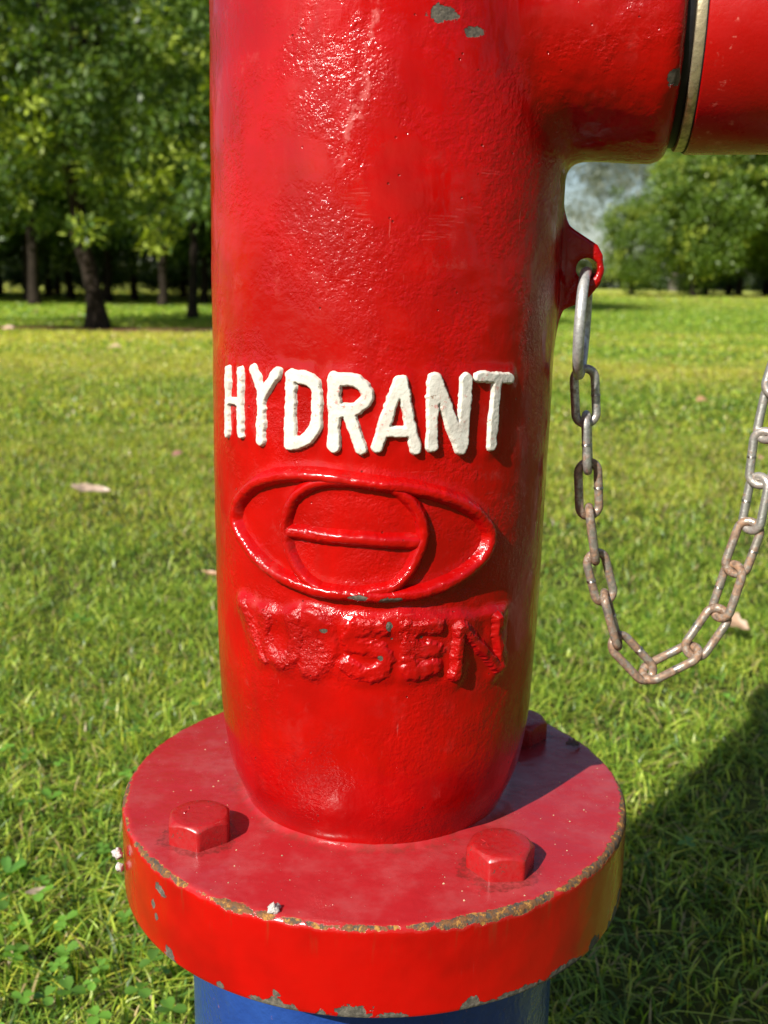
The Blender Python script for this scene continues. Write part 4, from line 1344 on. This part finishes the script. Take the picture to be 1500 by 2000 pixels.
spots_ = [(8.35, 36.6, 2, 0.56, 'low bushy tree leafy to the ground at the left end of the right row'),
          (10.7, 37.4, 2, 0.86, 'second tree from the left end of the right hand row, leafy down to the grass'),
          (13.5, 37.0, 1, 0.98, 'third tree from the left end of the right hand row, over the dark trunks'),
          (15.9, 36.4, 0, 1.08, 'tree of the right hand row at the right border of the picture')]
for x_, y_, k_, sc_, lab in spots_:
    tree('row_tree', (x_, y_, float(rise(x_, y_))), lab, 'tree', WS[k_][0], WS[k_][1], None, rr_.uniform(0, 6.28), sc_)
for row in range(2):
    for j in range(7):
        x_ = 12.0 + j * 1.5 + rr_.uniform(-.3, .3) + row * 0.6
        y_ = 40.6 + row * 3.2 + rr_.uniform(-.4, .4)
        s_ = LOW[(j + row) % 2]
        tree('row_tree', (x_, y_, float(rise(x_, y_))), 'dark trunked tree standing in the shade behind the right hand row', 'tree', s_[0], s_[1], 'shaded trees behind the right hand row', rr_.uniform(0, 6.28), rr_.uniform(0.9, 1.0))

def shrub_me(seed):
    cs_ = ell_centers(70, (0, 0, 0.42), (1.05, 0.8, 0.52), seed, 0.1, 0.0, 0.02)
    return crown_mesh('shrub', seed, cs_, 0.28, 34, (0.12, 0.05), ((0.036, 0.075, 0.014), (0.055, 0.10, 0.018)), M_LEAF, (0.10, 0.14, 0.02), 0.0)
SB = [shrub_me(401), shrub_me(402)]
for k, x_ in enumerate(np.arange(-18.5, 2.0, 1.25)):
    o = put('shrub', SB[k % 2], None, (x_ + rr_.uniform(-.3, .3), 32.6 + rr_.uniform(-.6, .6), 0), (0, 0, rr_.uniform(0, 6.28)))
    tag(o, 'low dark shrub growing in the shade at the far side of the left grove', 'shrub', 'shrubs at the far side of the left grove')
for k, x_ in enumerate(np.arange(11.5, 24.0, 1.7)):
    y_ = 46.2 + rr_.uniform(-.6, .6)
    o = put('shrub', SB[k % 2], None, (x_ + rr_.uniform(-.3, .3), y_, float(rise(x_, y_))), (0, 0, rr_.uniform(0, 6.28)))
    tag(o, 'low dark shrub growing behind the trunks of the right hand trees', 'shrub', 'shrubs behind the right hand trees')

# tall thin gum tree far off in the gap
r = np.random.default_rng(77)
gc = []
for k in range(44):
    a, q = r.uniform(0, 6.28), r.uniform(0.3, 1) ** 0.6
    c0 = np.array([math.cos(a) * 6.0 * q - 4.6, math.sin(a) * 4 * q, r.uniform(4.5, 18)])
    gc.append(c0 + r.normal(0, 1, (14, 3)) * np.array([0.9, 0.9, 0.75]))
gc = np.concatenate(gc)
gm = crown_mesh('crown', 78, gc, 0.85, 44, (0.42, 0.085), ((0.10, 0.125, 0.085), (0.13, 0.15, 0.11)), M_GUM, (0.22, 0.22, 0.15), 0.9, 0.0)
tv, tf = limbs((0, 0, -0.2), (0.3, 0.2, 14), (0, 0, 11), (5, 4, 7), 79, 0.42, 11)
tree('gum_tree', (22.6, 84.0, 0.24), 'tall thin grey green gum tree against the sky in the gap under the outlet', 'tree', gm, mesh_np('trunk', tv, tf, M_GUMB))
# low far wood closing the horizon
r = np.random.default_rng(81)
n = 1500
x_ = r.uniform(-150, 190, n); d_ = r.uniform(0, 26, n)
z_ = 0.4 + r.random(n) ** 0.8 * (2.6 + 1.3 * noise3(x_ / 9, 0, 0, 4))
cs = np.stack([x_, 150 + d_, z_], 1)
tag(put('far_wood', crown_mesh('far_wood', 82, cs, 2.0, 46, (1.3, 0.7), ((0.035, 0.055, 0.020), (0.05, 0.07, 0.025)), M_LEAF, (0.09, 0.10, 0.04), 0.0)), kind='stuff')
# trees behind the viewer, which the glossy paint mirrors
for x_, y_, k_, sc_ in ((-17, -30, 0, 1.0), (-11.5, -31, 1, 1.1), (-6, -29, 0, 1.1), (-1, -27, 1, 1.0), (3.5, -24, 0, 1.15), (8, -22, 1, 1.1), (13, -20, 2, 1.3), (18, -15, 0, 1.2), (22, -9, 1, 1.2), (25, -3, 0, 1.2)):
    tree('row_tree', (x_, y_, 0), 'leafy tree standing across the lawn behind the viewer', 'tree', WS[k_][0], WS[k_][1], 'trees behind the viewer', rr_.uniform(0, 6.28), sc_)
for x_, y_, k_, sc_ in ((19.0, 35.6, 0, 1.05), (22.3, 34.6, 1, 1.1), (25.6, 33.0, 0, 1.1), (28.6, 30.6, 1, 1.0), (31, 27.5, 0, 1.1), (32.6, 23.8, 1, 1.1), (33.4, 19.6, 0, 1.1), (33, 15.5, 1, 1.1), (32, 11, 0, 1.1), (30, 6.5, 1, 1.15), (28, 2, 0, 1.1)):
    tree('row_tree', (x_, y_, float(rise(x_, y_))), 'leafy tree of the belt that continues beyond the right border of the picture', 'tree', WS[k_][0], WS[k_][1], 'belt of trees beyond the right border', rr_.uniform(0, 6.28), sc_)
